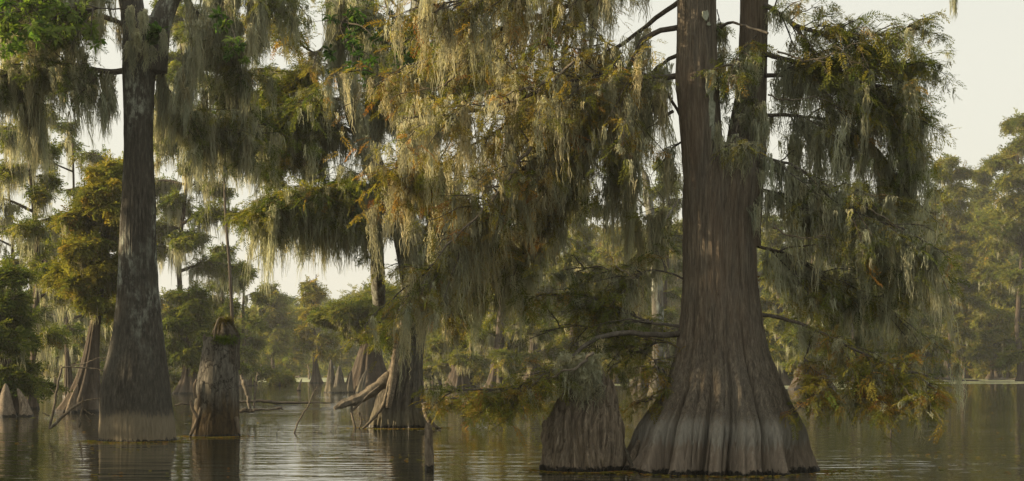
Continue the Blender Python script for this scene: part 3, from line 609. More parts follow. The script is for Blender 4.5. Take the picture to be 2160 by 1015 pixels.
# ------------------------------------------------------------------ ragged fluted stump beside the great cypress
YS=27.0; bS=P(1228,993,YS); bS[2]=0
St=empty('tree_stump',bS,'ragged fluted stump with a moss-draped hollow top, left of the huge cypress','stump')
zS=lambda py: P(0,py,YS)[2]
def topS(th,r):
    x=np.cos(th); t=np.where(x>0, zS(838)+0*x, zS(800))
    t=zS(816)+.20*wave(th*4,r,4)+.11*wave(th*15,r,3)
    return t-.55*np.clip(-x-.55,0,1)+.0*t
def lobS(T,Z,r):
    g=np.zeros_like(T)
    for q in range(16):
        a=np.pi+np.pi*(q+.5+r.uniform(-.3,.3))/16; zt=r.uniform(.35,1.05); wd=r.uniform(.05,.09)
        dd=(np.mod(T-a-.06*np.sin(Z*5+q)+np.pi,2*np.pi)-np.pi)
        g+=r.uniform(.08,.19)*np.exp(-(dd/wd)**2)/(1+np.exp((Z-zt)*16))
        d2=dd-r.uniform(.1,.16)+.12*np.sin(Z*4+q*2); g-=r.uniform(.06,.16)*np.exp(-(d2/.035)**2)*(.5+.5*np.sin(Z*5+q*1.7))
    return g
mb=MB(); shell(mb,[(1000,1150,1307),(950,1150,1306),(905,1154,1304),(880,1160,1303),(860,1168,1302),(835,1183,1299),(812,1198,1294),(790,1212,1288)],YS,topS,51,segs=320,rings=120,k=13,amp=.15,thick=.28,lob=lobS)
r=np.random.default_rng(52)
for i,q in enumerate([[(1160,985),(1157,935),(1160,915),(1151,900),(1150,888)],[(1178,985),(1176,930),(1180,895),(1178,872),(1184,862)],[(1196,990),(1198,930),(1194,900),(1205,860)],[(1232,990),(1230,940),(1236,900),(1228,870)],[(1262,985),(1266,940),(1260,905),(1268,870)],[(1288,985),(1290,930),(1284,880),(1278,850)],[(1248,990),(1246,950),(1252,920)],[(1214,992),(1210,955),(1216,925)]]):
    xo=(np.mean([a for a,b in q])-1228)/80
    dY=-(.62)*math.sqrt(max(0,1-min(1,xo*xo)))*.92
    lump_tube(mb,[P(a,b,YS+dY+(1000-b)*.0011) for a,b in q],[.095,.075,.085,.06,.035],14,44,70+i,.26)
mb.build('trunk',M['stump'],St)
mb=MB()
trunk(mb,[(850,1205,1272),(820,1212,1266),(790,1216,1262),(765,1222,1256),(745,1232,1250)],YS+.1,55,segs=90,rings=50,k=6,a0=0,a1=.35,bark=.02,zmin=zS(880)); mb.build('rotten_core',M['stump'],St)
mb=MB()
for i,(a,b,h_,w_) in enumerate([(1188,845,34,7),(1206,825,30,6),(1282,835,44,9),(1294,850,40,8),(1270,815,40,7),(1176,865,26,6),(1298,880,36,7),(1222,810,36,8)]):
    xo=(a-1228)/78; dy=-.6*math.sqrt(max(0,1-min(1,xo*xo)))*.75; mb2=MB(); lump_tube(mb2,[P(a,b+20,YS+dy),P(a-2,b,YS+dy),P(a+3,b-h_*.5,YS+dy+.03),P(a+1,b-h_,YS+dy+.05)],[w_*S(YS),w_*.85*S(YS),w_*.5*S(YS),.006],9,26,500+i,.3); mb2.build('splinter',M['stump'],St)
pos=np.array([P(1236+r.normal(0,15),770+r.uniform(-28,45)+0,YS-.45+r.normal(0,.18)) for _ in range(150)])
moss(mb,pos[:100],r.uniform(.15,.62,100),.045,r,20,9,.0065,.5,2.2)
pos=np.array([P(1195+r.normal(0,12),765+r.uniform(-25,20),YS-.4+r.normal(0,.15)) for _ in range(26)]); moss(mb,pos,r.uniform(.3,.8,26),.045,r,24,8,.0065,.5,1.4)
mb.build('hanging_moss',M['moss'],St)

# small knee and stick at the great cypress' left foot
mb=MB(); lump_tube(mb,[P(1318,1012,26.6),P(1330,975,26.7),P(1348,930,26.9)],[.09,.07,.03],12,24,81,.15)
o=mb.build('cypress_knee',M['stump'],origin=P(1330,990,26.7)*np.array([1,1,0])); tag(o,'low leaning cypress knee at the left foot of the huge cypress','knee')
mb=MB(); lump_tube(mb,[P(1332,985,26.2),P(1324,960,26.2),P(1320,948,26.2),P(1318,940,26.2)],[.03,.035,.022,.008],9,20,82,.3)
o=mb.build('broken_stick',M['darkwood'],origin=P(1330,990,26.2)*np.array([1,1,0])); tag(o,'short dark splintered stick between the ragged stump and the huge cypress','stick')
# weathered post
YPp=26.9; mb=MB(); r=np.random.default_rng(9)
lump_tube(mb,[P(906,1010,YPp),P(906,975,YPp),P(905,940,YPp),P(904,912,YPp),P(903,899,YPp),P(902,893,YPp)],[.088,.08,.07,.062,.05,.03],22,60,83,.16)
o=mb.build('wooden_post',M['stump'],origin=P(905,993,YPp)*np.array([1,1,0])); tag(o,'weathered narrow post stub standing alone in the water at bottom centre','post')

# ------------------------------------------------------------------ centre tree with rotting base
YF=46.0; bF=P(845,905,YF); bF[2]=0
Ft=empty('old_cypress',bF,'forked old cypress with a rotting buttress and leaning dead butt, in the centre','tree')
mb=MB()
trunk(mb,[(907,783,908),(890,785,906),(870,790,900),(845,797,895),(820,806,892),(790,817,890),(760,828,890),(720,838,893),(680,845,897),(620,848,899),(560,842,896),(500,830,885),(450,822,875),(410,812,868),(385,806,866),(372,812,858)],YF,61,segs=240,rings=220,k=11,a0=.30,h0=1.6,a1=.07,bark=.02)
stem(mb,[(845,440),(822,395),(795,365),(775,310),(748,250),(730,190),(715,120),(700,30),(690,-80)],[32,28,21,18,16,14,12,10],YF,62,.6)
stem(mb,[(840,440),(852,390),(862,330),(880,250),(890,150),(880,40),(885,-80)],[34,26,22,20,18,15,12],YF,63,.8)
stem(mb,[(800,640),(797,600),(795,540),(790,480),(800,420),(820,390)],[13,15,15,16,16,14],YF+2,64,-1.5)
mb.build('trunk',M['bark_f'],Ft)
mb=MB()
stem(mb,[(705,862),(725,852),(765,838),(810,805),(835,780),(850,760)],[3,9,12,14,13,9],YF-1.0,65,.6,sides=26,rough=.26)
mb.build('leaning_butt',M['dead'],Ft)
mb=MB()
for i,(q,rd) in enumerate([([(868,560),(862,620),(852,680),(838,730),(832,770),(826,820),(818,860)],[6,9,12,10,12,8]),([(765,905),(790,880),(810,850),(822,800)],[5,5,6,5]),([(895,850),(902,880),(915,898),(930,905)],[10,8,7,3]),([(740,870),(775,835),(800,815)],[4,4,3]),([(745,840),(742,870),(750,905)],[4,4,3]),([(758,870),(762,890),(756,908)],[3,3,2])]):
    mb=MB(); stem(mb,q,[x*.62 for x in rd],YF-.9,90+i,0,rough=.25); mb.build('root',M['dead'],Ft)
far=dict(mossK=11,fs=.42,rw=.012,mw=.14,tw=.018)
def LF(px,dY=0,**kw):
    a=dict(far); a.update(kw); a['secl']=a.get('secl',1)*1.2; a['nm']=int(a.get('nm',0)*2.2); a['fr']=max(3,int(a.get('fr',8)*.8)); a['r0']=a.get('r0',.05)*.7; return limb(Ft,px,YF,dY,**a)
LF([(815,400),(770,395),(720,395),(660,400),(600,410),(560,425)],-.8,r0=.14,secs=56,secl=1.3,fr=10,tint=.28,nm=110,ml=2.2,mt=.3,flat=.22)
LF([(820,440),(770,440),(710,440),(650,450)],.8,r0=.1,secs=40,secl=1.2,fr=9,tint=.25,nm=80,ml=1.9,mt=.3,flat=.22)
LF([(765,290),(720,270),(670,290),(610,320),(560,330)],.5,r0=.09,secs=36,secl=1.1,fr=8,tint=.3,nm=60,ml=1.5,mt=.3)
LF([(735,210),(690,210),(640,210),(580,230),(530,240)],-.5,r0=.09,secs=52,secl=1.2,fr=10,tint=.28,nm=70,ml=1.9,mt=.3)
LF([(715,120),(670,150),(620,160),(560,200)],.8,r0=.06,secs=36,secl=1.2,fr=8,tint=.4,nm=26,ml=.9,mt=.4)
LF([(705,70),(670,110),(640,100),(600,60),(560,40)],-.4,r0=.06,secs=26,secl=1.0,fr=5,tint=.55,nm=10,ml=.7,mt=.5)
LF([(715,30),(760,70),(810,130),(860,200)],.2,r0=.07,secs=46,secl=1.2,fr=10,tint=.4,nm=70,ml=1.5,mt=.35)
LF([(775,300),(790,230),(840,200),(900,230)],1.0,r0=.07,secs=46,secl=1.2,fr=10,tint=.45,nm=70,ml=1.5,mt=.35)
LF([(870,470),(900,500),(880,560),(930,600),(960,650)],-.4,r0=.06,secs=40,secl=1.0,fr=9,tint=.5,nm=60,ml=1.4,mt=.6)
LF([(860,330),(900,360),(940,430),(960,520)],.8,r0=.09,secs=46,secl=1.2,fr=10,tint=.45,nm=80,ml=1.9,mt=.45)
LF([(885,100),(930,90),(980,130),(1060,150)],.8,r0=.08,secs=46,secl=1.2,fr=10,tint=.5,nm=60,ml=1.5,mt=.45)
LF([(848,740),(835,710),(820,700),(800,690)],-1.,r0=.02,secs=8,secl=.6,fr=6,tint=.3,nm=4,ml=.5)
LF([(900,870),(920,850),(960,840),(1040,850),(1130,850)],-3.,r0=.03,r1=.01,secs=30,secl=.7,fr=6,tint=.6,nm=8,ml=.5,start=.3,flat=.15,droop=.1)
mb=MB(); r=np.random.default_rng(79)
for a,b,l,wd,k in [(862,560,1.4,.12,8),(838,690,.7,.06,5),(870,470,1.6,.3,10),(845,440,1.5,.25,7),(820,450,1.2,.25,6),(880,540,1.4,.2,7),(760,230,1.6,.25,8),(775,300,1.4,.2,8),(740,150,1.5,.25,8),(860,380,1.4,.25,8)]:
    mb=MB(); drape(mb,a,b,YF-.8,l,wd,k,.45,50,.011); mb.build('hanging_moss',M['moss'],Ft)

# ------------------------------------------------------------------ procedural cypress for the middle distance
def cypress(name,x,Y,top,halfw,cbot,label,tint=.35,mt=.4,moss_k=1.0,ml=None,dens=1.0,butt=None,seed=None,lean=0,group=None,trunk_px=None,shape='layer',cat='tree',base_pts=None,nl=None,mat=None,flat=.11):
    sd_=seed or nseed(); r=np.random.default_rng(sd_)
    Ht=HC+(HZ-top)/F*Y; zb=HC+(HZ-cbot)/F*Y; hw=halfw*S(Y)
    b=np.array([(x-1080)/F*Y,Y,0]); root=empty(name,b,label,cat,group)
    tr=(trunk_px*S(Y)/2) if trunk_px else .016*Ht+.14
    bw=butt*S(Y)/2 if butt else tr*1.9
    mb=MB(); mf=MB(); mm=MB()
    n=60; u=np.linspace(0,1,n); zs=-.4+(Ht*.97+.4)*u**1.3
    rad=tr*(1-.85*np.clip(zs/Ht,0,1))+ (bw-tr)*np.exp(-np.maximum(zs,0)/(.5+bw*.75))
    cxw=b[0]+lean*zs+.25*tr*wave(zs*.5,r,3)+.012*Ht*np.sin(zs*.35+r.uniform(0,6)); cyw=Y+.01*Ht*np.sin(zs*.3+r.uniform(0,6))
    segs=48; th=np.arange(segs)*2*np.pi/segs; T,Zm=np.meshgrid(th,zs); p=r.uniform(0,6.28,3)
    kf=r.integers(3,7)/1.; d=1+(.6*np.exp(-np.maximum(Zm,0)/1.8)+.10)*(np.abs(np.cos(kf*(T+.2*np.sin(2*T+p[0]))+p[1]))**.6-.6)+.03*np.sin(2*T+Zm)
    V=np.stack([cxw[:,None]+rad[:,None]*d*np.cos(T),cyw[:,None]+rad[:,None]*d*np.sin(T),Zm],-1)
    j=np.arange(n-1)[:,None]*segs; kq=np.arange(segs)[None,:]; k2=(kq+1)%segs
    mb.add(V.reshape(-1,3),np.stack([j+kq,j+k2,j+segs+k2,j+segs+kq],-1).reshape(-1,4))
    NL=nl or int(9+(Ht-zb)*.85)
    px=S(Y)*2.1                       # size of one render pixel there
    fs=max(.42,px*8.5); rw=max(.012,px*.34)
    ml=ml or min(2.2,.10*Ht+.5)
    for q in range(NL):
        if r.uniform()<.12: continue
        t=(q+r.uniform(0,.8))/NL; z=zb+(Ht*.985-zb)*t
        if shape=='layer': rr=hw*(1.05-.72*t**1.6)*r.uniform(.35,1.25)
        elif shape=='flat': rr=hw*(.55+.6*math.sin(math.pi*min(1,t*.9+.1)))*r.uniform(.5,1.05)
        else: rr=hw*math.sqrt(max(.05,1-(1.7*t-.75)**2))*r.uniform(.6,1.05)
        a=q*2.4+r.uniform(-.5,.5); cx=np.interp(z,zs,cxw); cyy=np.interp(z,zs,cyw)
        st=np.array([cx,cyy,z-.25*rr*.4]); up=r.uniform(.0,.25)*rr
        e=st+np.array([math.cos(a)*rr,math.sin(a)*rr*.9,up-.05*rr]); mpt=(st+e)/2+np.array([0,0,.12*rr])
        c=catmull([st,mpt,e],10); r0=max(.03,.022*rr+.02)*(1.2-.6*t)
        tubes(mb,c[None],np.linspace(r0,r0*.3,10)[None],6)
        dress(mb,mf,mm,c,r,secs=max(5,int(10*dens*(.6+rr/4))),secl=max(.8,rr*.42),start=.2,ter=2,fr=max(2,int(7*dens)),fs=fs,temps=FRL,tint=tint,tj=.12,
              nm=int((8+rr*5)*moss_k),ml=ml,mw=.12+px*.5,rw=rw,strands=14,mossK=5,mt=mt,droop=.14,tw=.02+px*.1,flat=flat,mc=2.2)
    mb.build('trunk',mat or M['bark_far'],root)
    if mf.n: mf.build('crown',M['foliage'],root,smooth=False)
    if mm.n: mm.build('hanging_moss',M['moss'],root)
    return root

G='cypress trees behind the near trees'
C=cypress
# left
C('bald_cypress',-4,58,560,135,828,'dark low cypress on a broad broken base at the far left edge',.15,.35,.6,butt=105,trunk_px=60,dens=1.6,nl=14,ml=1.0)
C('bald_cypress',66,66,-60,130,720,'moss-laden cypress with a thin trunk near the left edge',.3,.35,1.6,trunk_px=16,ml=1.9,nl=26)
C('leaning_cypress',176,62,330,105,660,'yellow-green sunlit cypress leaning behind the left side of the tupelo',.45,.8,.8,butt=92,trunk_px=26,lean=.12,dens=2.0,nl=34,ml=1.4)
C('bald_cypress',150,92,225,110,770,'dark sparse cypress rising above the yellow-green crown at left',.15,.4,.6,trunk_px=12,dens=.9,nl=16,shape='flat')
C('bald_cypress',20,105,300,120,790,'distant tree with grey mossy crown at the left edge, behind the thin trunk',.35,.6,1.5,trunk_px=14)
C('bald_cypress',388,106,-60,105,560,'dark cypress with long moss seen just right of the tupelo trunk',.22,.4,1.6,trunk_px=13,ml=2.6,dens=1.3,nl=30)
C('bald_cypress',482,84,-20,110,330,'cypress whose dark crown hangs over the gap left of centre',.25,.35,1.3,trunk_px=9,ml=2.4,dens=1.0,nl=16,shape='flat')
C('bald_cypress',398,105,600,52,770,'low bushy dark cypress between the tupelo and the snag',.18,.35,1.0,trunk_px=14,butt=60,dens=1.5,nl=14)
C('bald_cypress',466,118,500,62,775,'slim cypress standing behind the snag, its crown above it',.2,.35,1.2,trunk_px=15,butt=40,nl=12)
C('bald_cypress',516,150,540,46,785,'pale-trunked far cypress just right of the snag',.25,.35,1.1,trunk_px=11,butt=42,nl=12)
C('bald_cypress',300,120,380,110,795,'green cypress hidden behind the tupelo trunk',.3,.5,1.1,dens=1.2)
C('bald_cypress',574,215,600,36,740,'hazy far cypress above the pale duckweed, left of the gap',.35,.5,1.2,trunk_px=8)
C('bald_cypress',612,240,640,34,770,'hazy far cypress in the middle of the distant gap',.35,.5,1.2,trunk_px=8)
C('bald_cypress',666,175,572,34,745,'tall thin far cypress with pale moss at the right of the distant gap',.5,.8,1.8,trunk_px=10,butt=28,nl=14)
C('bald_cypress',545,225,640,34,780,'small hazy cypress near the snag across the far water',.3,.5,1.0,trunk_px=7)
C('bald_cypress',590,150,790,14,797,'tiny dead-looking sapling on the far duckweed',.4,.5,.1,trunk_px=3,nl=4)
# the rounded squat one
C('squat_cypress',782,112,608,104,705,'squat round-crowned cypress on a dark split buttress, left of centre tree',.33,.45,.9,butt=104,trunk_px=52,dens=2.2,shape='round',nl=20,ml=1.8)
# centre to right behind the canopy
C('bald_cypress',905,150,470,75,788,'far cypress right of the centre tree, behind hanging moss',.4,.6,1.5,butt=40,trunk_px=14,dens=1.2)
C('bald_cypress',975,140,430,80,788,'far cypress with a grey moss-hung trunk right of the old centre tree',.35,.55,1.8,butt=60,trunk_px=24,dens=1.2)
C('bald_cypress',1056,128,400,80,788,'far cypress with a dark straight trunk edged with sunlight, near the centre',.38,.6,1.7,butt=56,trunk_px=22,dens=1.2)
C('bald_cypress',1130,155,420,80,788,'far cypress behind the tip of the long low limb',.38,.6,1.5,butt=50,dens=1.2)
C('bald_cypress',1215,165,380,85,788,'far cypress behind the ragged stump',.38,.5,1.6,butt=50,dens=1.2)
C('bald_cypress',1300,175,470,70,788,'far cypress between the ragged stump and the huge trunk',.5,.6,1.2,butt=46,dens=1.2)
C('bald_cypress',1405,140,335,58,700,'open-crowned far cypress close to the left of the huge trunk',.3,.4,.8,butt=40,dens=1.0)
C('bald_cypress',1350,150,560,60,780,'low yellowing cypress left of the huge trunk',.55,.7,.8,butt=46,dens=1.3)
C('bald_cypress',1640,150,440,75,788,'far cypress just right of the huge trunk',.35,.4,1.4,butt=60,dens=1.2)
C('bald_cypress',1716,125,400,85,788,'far cypress with a broad grey buttress right of the huge trunk',.35,.35,1.5,butt=86,trunk_px=32,dens=1.2)
C('bald_cypress',1800,165,380,85,788,'far cypress behind the low right limb',.35,.45,1.4,butt=40,dens=1.2)
C('bald_cypress',1880,180,400,75,788,'far cypress behind the tip of the low right limb',.38,.55,1.5,butt=36,dens=1.2)
C('bald_cypress',1945,205,410,60,788,'far cypress left of the tall open crown at right',.4,.6,1.4,butt=30,dens=1.2)
C('bald_cypress',2002,215,322,62,700,'open flat-topped far cypress in the right background',.38,.55,1.6,butt=30,trunk_px=10,dens=1.1,shape='flat')
C('bald_cypress',2030,240,470,52,788,'far cypress with a dark trunk on thin stilt roots, right background',.55,.8,1.8,butt=30,trunk_px=10,dens=1.2)
C('bald_cypress',2094,230,430,55,788,'far cypress with an orange sunlit trunk, right background',.42,.6,1.6,butt=34,trunk_px=13,dens=1.2)
C('bald_cypress',2152,200,236,86,620,'tallest far cypress with a layered crown at the right edge',.36,.5,1.6,butt=28,trunk_px=13,dens=1.3,nl=34)
C('bald_cypress',2068,250,345,50,640,'far cypress between the flat-topped one and the tallest one',.36,.5,1.4,trunk_px=8,dens=1.1)
C('bald_cypress',2200,180,520,60,760,'low green cypress cut by the right edge',.3,.4,1.2,butt=30,dens=1.2)

SIDE=[(25.6,-17,8.6,'low bushy'),(26.5,-23,9.5,'squat bushy'),(19.5,-33,14,'tall'),(25,-30,12,'broad'),(30,-37,14,'full'),(35.5,-32,13,'dense')]  # unseen trees added at left so their crowns shade the lower trunks
for (Y_,x_,h_,w_) in SIDE: C('bald_cypress',1080+x_/Y_*F,Y_,775-(h_-HC)/Y_*F,min(5.2,h_*.38)/S(Y_),775-(.6-HC)/Y_*F,w_+' unseen green cypress beyond the left edge, added for shade',.3,.4,.8,dens=1.4,nl=22,seed=900+int(Y_)+int(x_))
LOW=[(20,150,600,70,'low leafy cypress at the waterline behind the far left stumps'),(120,160,590,75,'low leafy cypress at the waterline behind the forked bare branch'),(235,150,600,70,'low leafy cypress filling the gap left of the tupelo base'),
(345,165,610,60,'low leafy cypress in the gap right of the tupelo base'),(432,175,640,55,'low leafy cypress at the waterline just left of the snag'),(505,185,670,40,'low leafy cypress at the waterline just right of the snag'),
(885,180,600,60,'low leafy cypress at the waterline close behind the old centre tree'),(940,185,590,70,'low leafy cypress between the centre tree and the grey moss-hung trunk'),(1015,180,590,70,'low leafy cypress between the grey trunk and the sun-edged dark trunk'),
(1095,185,580,75,'low leafy cypress behind the outer end of the low left limb'),(1180,190,580,75,'low leafy cypress left behind the ragged stump'),(1265,195,600,65,'low leafy cypress right behind the ragged stump'),(1355,190,600,65,'low leafy cypress close left behind the huge trunk'),
(1660,190,590,70,'low leafy cypress close right behind the huge trunk'),(1760,195,590,80,'low leafy cypress behind the middle of the low right limb'),(1850,200,590,80,'low leafy cypress behind the outer part of the low right limb'),(1925,225,600,60,'low leafy cypress just past the tip of the low right limb'),
(1975,245,620,55,'low leafy cypress left of the trunk on stilt roots'),(2062,250,600,55,'low leafy cypress between the stilt-rooted trunk and the orange sunlit trunk'),(2128,240,600,55,'low leafy cypress right of the orange sunlit trunk')]
for (x_,Y_,t_,h_,l_) in LOW: C('low_cypress',x_,Y_,t_,h_,797,l_,.30+.25*((x_*7)%10)/10,.5,1.5,dens=1.0,nl=14,trunk_px=5,shape='round',ml=2.2)
# dead pointed snag behind
YN=92.; bN=P(1385,830,YN); bN[2]=0; N_=empty('dead_snag',bN,'pale pointed dead snag rising left of the huge trunk','dead tree')
mb=MB(); lump_tube(mb,[bN+np.array([0,0,-.4]),bN+np.array([.1,0,2.5]),P(1384,560,YN),P(1376,480,YN),P(1366,410,YN),P(1362,375,YN),P(1351,350,YN)],[.6,.36,.30,.27,.24,.18,.03],20,90,7,.08); mb.build('trunk',M['bark_f'],N_)
mb=MB(); lump_tube(mb,[P(1380,500,YN),P(1400,470,YN),P(1432,420,YN)],[.13,.09,.04],10,24,8,.1); lump_tube(mb,[P(1372,440,YN),P(1355,430,YN),P(1335,405,YN)],[.1,.06,.03],10,24,9,.1); mb.build('limb',M['bark_f'],N_)

# ------------------------------------------------------------------ knees and small wood
def knee(px,py,Y,w_,h_,label,seed,group='pointed cypress knees',lean=0,mat='bark_f'):
    b=P(px,py,Y); b[2]=0; mb=MB(); s_=S(Y); H=h_*s_
    n=30; u=np.linspace(0,1,n); zs=-.3+(H+.3)*u; rad=w_*s_/2*((1-u)**.75*(1-.25*np.sin(u*3.1))+.03); r=np.random.default_rng(seed)
    segs=40; th=np.arange(segs)*2*np.pi/segs; T,Zm=np.meshgrid(th,zs); p=r.uniform(0,6,3)
    d=1+.28*(np.abs(np.cos(2.5*(T+.3*np.sin(T+p[0]))+p[1]))**.6-.6)+.06*wave(T*3+Zm*2,r,3)
    V=np.stack([b[0]+lean*s_*np.clip(zs/H,0,1)[:,None]**1.5+rad[:,None]*d*np.cos(T),Y+rad[:,None]*d*np.sin(T),Zm],-1)
    j=np.arange(n-1)[:,None]*segs; kq=np.arange(segs)[None,:]; k2=(kq+1)%segs
    mb.add(V.reshape(-1,3),np.stack([j+kq,j+k2,j+segs+k2,j+segs+kq],-1).reshape(-1,4))
    o=mb.build('cypress_knee',M[mat],origin=b); tag(o,label,'knee',group)
knee(698,828,110,34,70,'tall pointed knee, leftmost of the cluster left of the squat cypress',1)
knee(716,829,108,40,58,'broad pointed knee second from the left in the cluster',2)
knee(735,828,110,30,46,'knee at the right of the cluster beside the squat cypress',3,lean=6)
knee(760,828,109,26,50,'slanted knee touching the squat cypress buttress',4,lean=14)
knee(630,824,118,13,26,'small leaning stump alone on the water in the gap',5,'small far stumps',lean=7,mat='stump')
knee(629,796,262,16,16,'low far stump on the duckweed at the right of the gap',6,'small far stumps',mat='stump')
knee(608,795,270,20,13,'low mound-like stump on the duckweed in the middle of the gap',7,'small far stumps',mat='stump')
knee(379,812,150,9,9,'tiny floating knob seen just right of the tupelo base',8,'small far stumps',mat='stump')
knee(55,880,56,44,60,'broad reddish buttress knee at the left edge',9,'left edge stumps',mat='stump',lean=-18)
knee(12,882,56,60,70,'broad broken stump cut by the left edge',10,'left edge stumps',mat='stump')
knee(150,872,61,34,60,'ragged rotting knee left of the tupelo base',12,'left edge stumps',mat='stump',lean=14)
def wood(name,label,cat,pieces,Y,mat,seed,group=None,rough=.15,base=None):
    mb=MB()
    for i,(q,rd) in enumerate(pieces):
        rj=np.random.default_rng(seed+i); c=catmull([P(a,b,Y) for a,b in q],14); jj=rj.normal(0,1,(14,3))*np.array([1,.6,1])*.75*S(Y)*min(1,max(rd)/3); jj[0]=jj[-1]=0
        lump_tube(mb,c+jj,[x*S(Y)*.56 for x in rd],10,40,seed+i,rough+.08)
    q=pieces[0][0][0]; bb=P(q[0],q[1],Y)
    o=mb.build(name,M[mat],origin=bb); return tag(o,label,cat,group)
wood('dead_branch','forked bare branch sticking up at left, its arms reaching to the tupelo','branch',[([(104,905),(112,870),(120,825),(128,785),(133,775)],[5,5,4,3]),([(133,775),(170,776),(200,778),(228,787)],[3,3,2.5,1.5]),([(150,772),(180,766),(205,757),(240,754)],[2,2,1.5,1]),([(133,775),(128,772),(122,780)],[2,1.5,1]),([(120,835),(112,825),(106,820)],[2.5,2,1])],40.,'dead',201)
wood('dead_branch','low slanting bare branch rising out of the water toward the tupelo base','branch',[([(106,903),(125,885),(150,864),(170,850),(195,842),(220,838)],[5,5,5,4,2,1.2]),([(166,902),(170,880),(175,840)],[4,3.5,2]),([(188,898),(186,885),(180,875)],[4,4,3]),([(178,864),(188,872),(200,876)],[3,2,1.5]),([(90,870),(104,878)],[1.5,2.5])],39.3,'dead',211)
wood('leaning_stick','thin bare stick leaning out of the water in the bright reflection','stick',[([(620,918),(628,892),(645,865),(660,832),(669,815)],[3.4,3,2.6,2,1.2]),([(600,914),(620,916),(650,915),(680,913)],[2.5,5,2,1]),([(668,914),(676,906),(681,901)],[1.5,1.2,.8])],42.,'dead',221)
wood('small_twig','curled twig poking up left of the leaning stick','twig',[([(585,920),(584,912),(589,905)],[1.4,1,.7])],41.,'darkwood',225)
wood('small_twig','bent pair of twigs poking up right of the leaning stick','twig',[([(697,912),(703,900),(709,894),(712,902)],[1.4,1.3,1,.8]),([(706,914),(712,900),(718,896)],[1.2,1,.8])],43.,'dead',228)
wood('split_slab','curved sunlit slab of wood standing in the water right of the snag','driftwood',[([(527,866),(524,840),(516,812),(508,792)],[5,7,9,4])],52.,'dead',231)
wood('bare_stick','white upright stick beside the curved slab','stick',[([(536,866),(537,840),(540,810),(543,785)],[4,3.5,3,2])],52.,'dead',234)
wood('floating_log','flat dark log lying under the slab and stick','log',[([(500,868),(520,866),(535,867),(552,864),(590,864)],[5,8,8,4,2]),([(580,863),(592,861),(598,865)],[2,4,2])],51.5,'darkwood',236)
wood('floating_log','long low log floating behind the snag','log',[([(500,848),(545,846),(570,848),(620,850),(660,849),(700,850)],[4,6,7,5,3,2])],74.,'darkwood',241)
wood('floating_log','short low log between the tupelo and the snag','log',[([(368,856),(385,852),(408,856)],[3,4,3])],66.,'darkwood',244)
wood('driftwood','dark drift sticks at the foot of the centre tree','driftwood',[([(845,910),(880,912),(920,911),(945,913)],[3,5,5,2]),([(895,905),(912,912),(930,906)],[3,4,2])],43.6,'darkwood',247)
wood('bare_stick','dark stick standing at the far side of the gap','stick',[([(548,803),(549,785),(550,768)],[2.5,2.4,1.5])],160.,'dead',251)
wood('bare_stick','far leaning stub rising from the pale duckweed','stick',[([(595,795),(603,775),(612,758)],[5,4,2])],240.,'dead',253)
wood('bare_stick','far pale stick near the right side of the gap','stick',[([(653,800),(652,785),(650,770)],[4,3,2])],220.,'dead',255)
wood('bare_stick','short pale stick in the water below the low right limb','stick',[([(1878,925),(1880,905),(1883,895)],[3,2.4,1.5])],38.,'dead',257)
wood('floating_log','pale log lying along the far bank at the right','log',[([(1960,797),(2000,799),(2050,803),(2075,806)],[3,5,4,3])],205.,'dead',261)
wood('floating_log','second pale log lying along the far bank nearer the right edge','log',[([(2085,800),(2110,801),(2150,800)],[3,5,4])],215.,'dead',264)
wood('dead_branch','bare forked branch dipping to the water right of the huge trunk','branch',[([(1850,820),(1870,850),(1885,880),(1900,908)],[2,2,1.6,1]),([(1850,820),(1830,800),(1800,790)],[2,2,2])],26.5,'dead',270)

# ------------------------------------------------------------------ duckweed and far woodland (stuff)
m,nt,N,L=newmat('duckweed'); g=N.new('ShaderNodeNewGeometry')
c=ramp(nt,noise(nt,mapping(nt,g.outputs['Position'],(.15,.5,1)),1,5,.7),[(.3,(.16,.18,.07)),(.5,(.32,.34,.18)),(.7,(.48,.46,.30))])
p=N.new('ShaderNodeBsdfPrincipled'); p.inputs['Roughness'].default_value=.8; L.new(c,p.inputs[0]); o=N.new('ShaderNodeOutputMaterial'); L.new(p.outputs[0],o.inputs[0])
mb=MB(); r=np.random.default_rng(300)
def mat_patch(cx,cy,rx,ry):
    k=40; th=np.arange(k)*2*np.pi/k; q=1+.35*wave(th*3,r,4)
    x=cx+rx*q*np.cos(th); y=cy+ry*q*np.sin(th); h=r.uniform(.015,.03)
    V=np.vstack([np.stack([x,y,0*x+.004],-1),np.stack([cx+(x-cx)*.97,cy+(y-cy)*.97,0*x+h],-1),[[cx,cy,h+.01]]]); kk=np.arange(k); k2=(kk+1)%k
    mb.add(V,np.stack([kk,k2,k+k2,k+kk],-1)); mb.add(V,np.stack([k+kk,k+k2,np.full(k,2*k)],-1))
for (x0,x1,Ya,Yb,q) in [(535,700,190,262,120),(1150,1420,150,260,26),(1600,1760,130,240,22),(1930,2250,170,262,44),(0,260,190,262,14),(1760,1950,200,262,10)]:
    for _ in range(q):
        Y=r.uniform(Ya,Yb); mat_patch((r.uniform(x0,x1)-1080)/F*Y,Y,r.uniform(2,7),r.uniform(.8,3))
tag(mb.build('duckweed',m),kind='stuff')

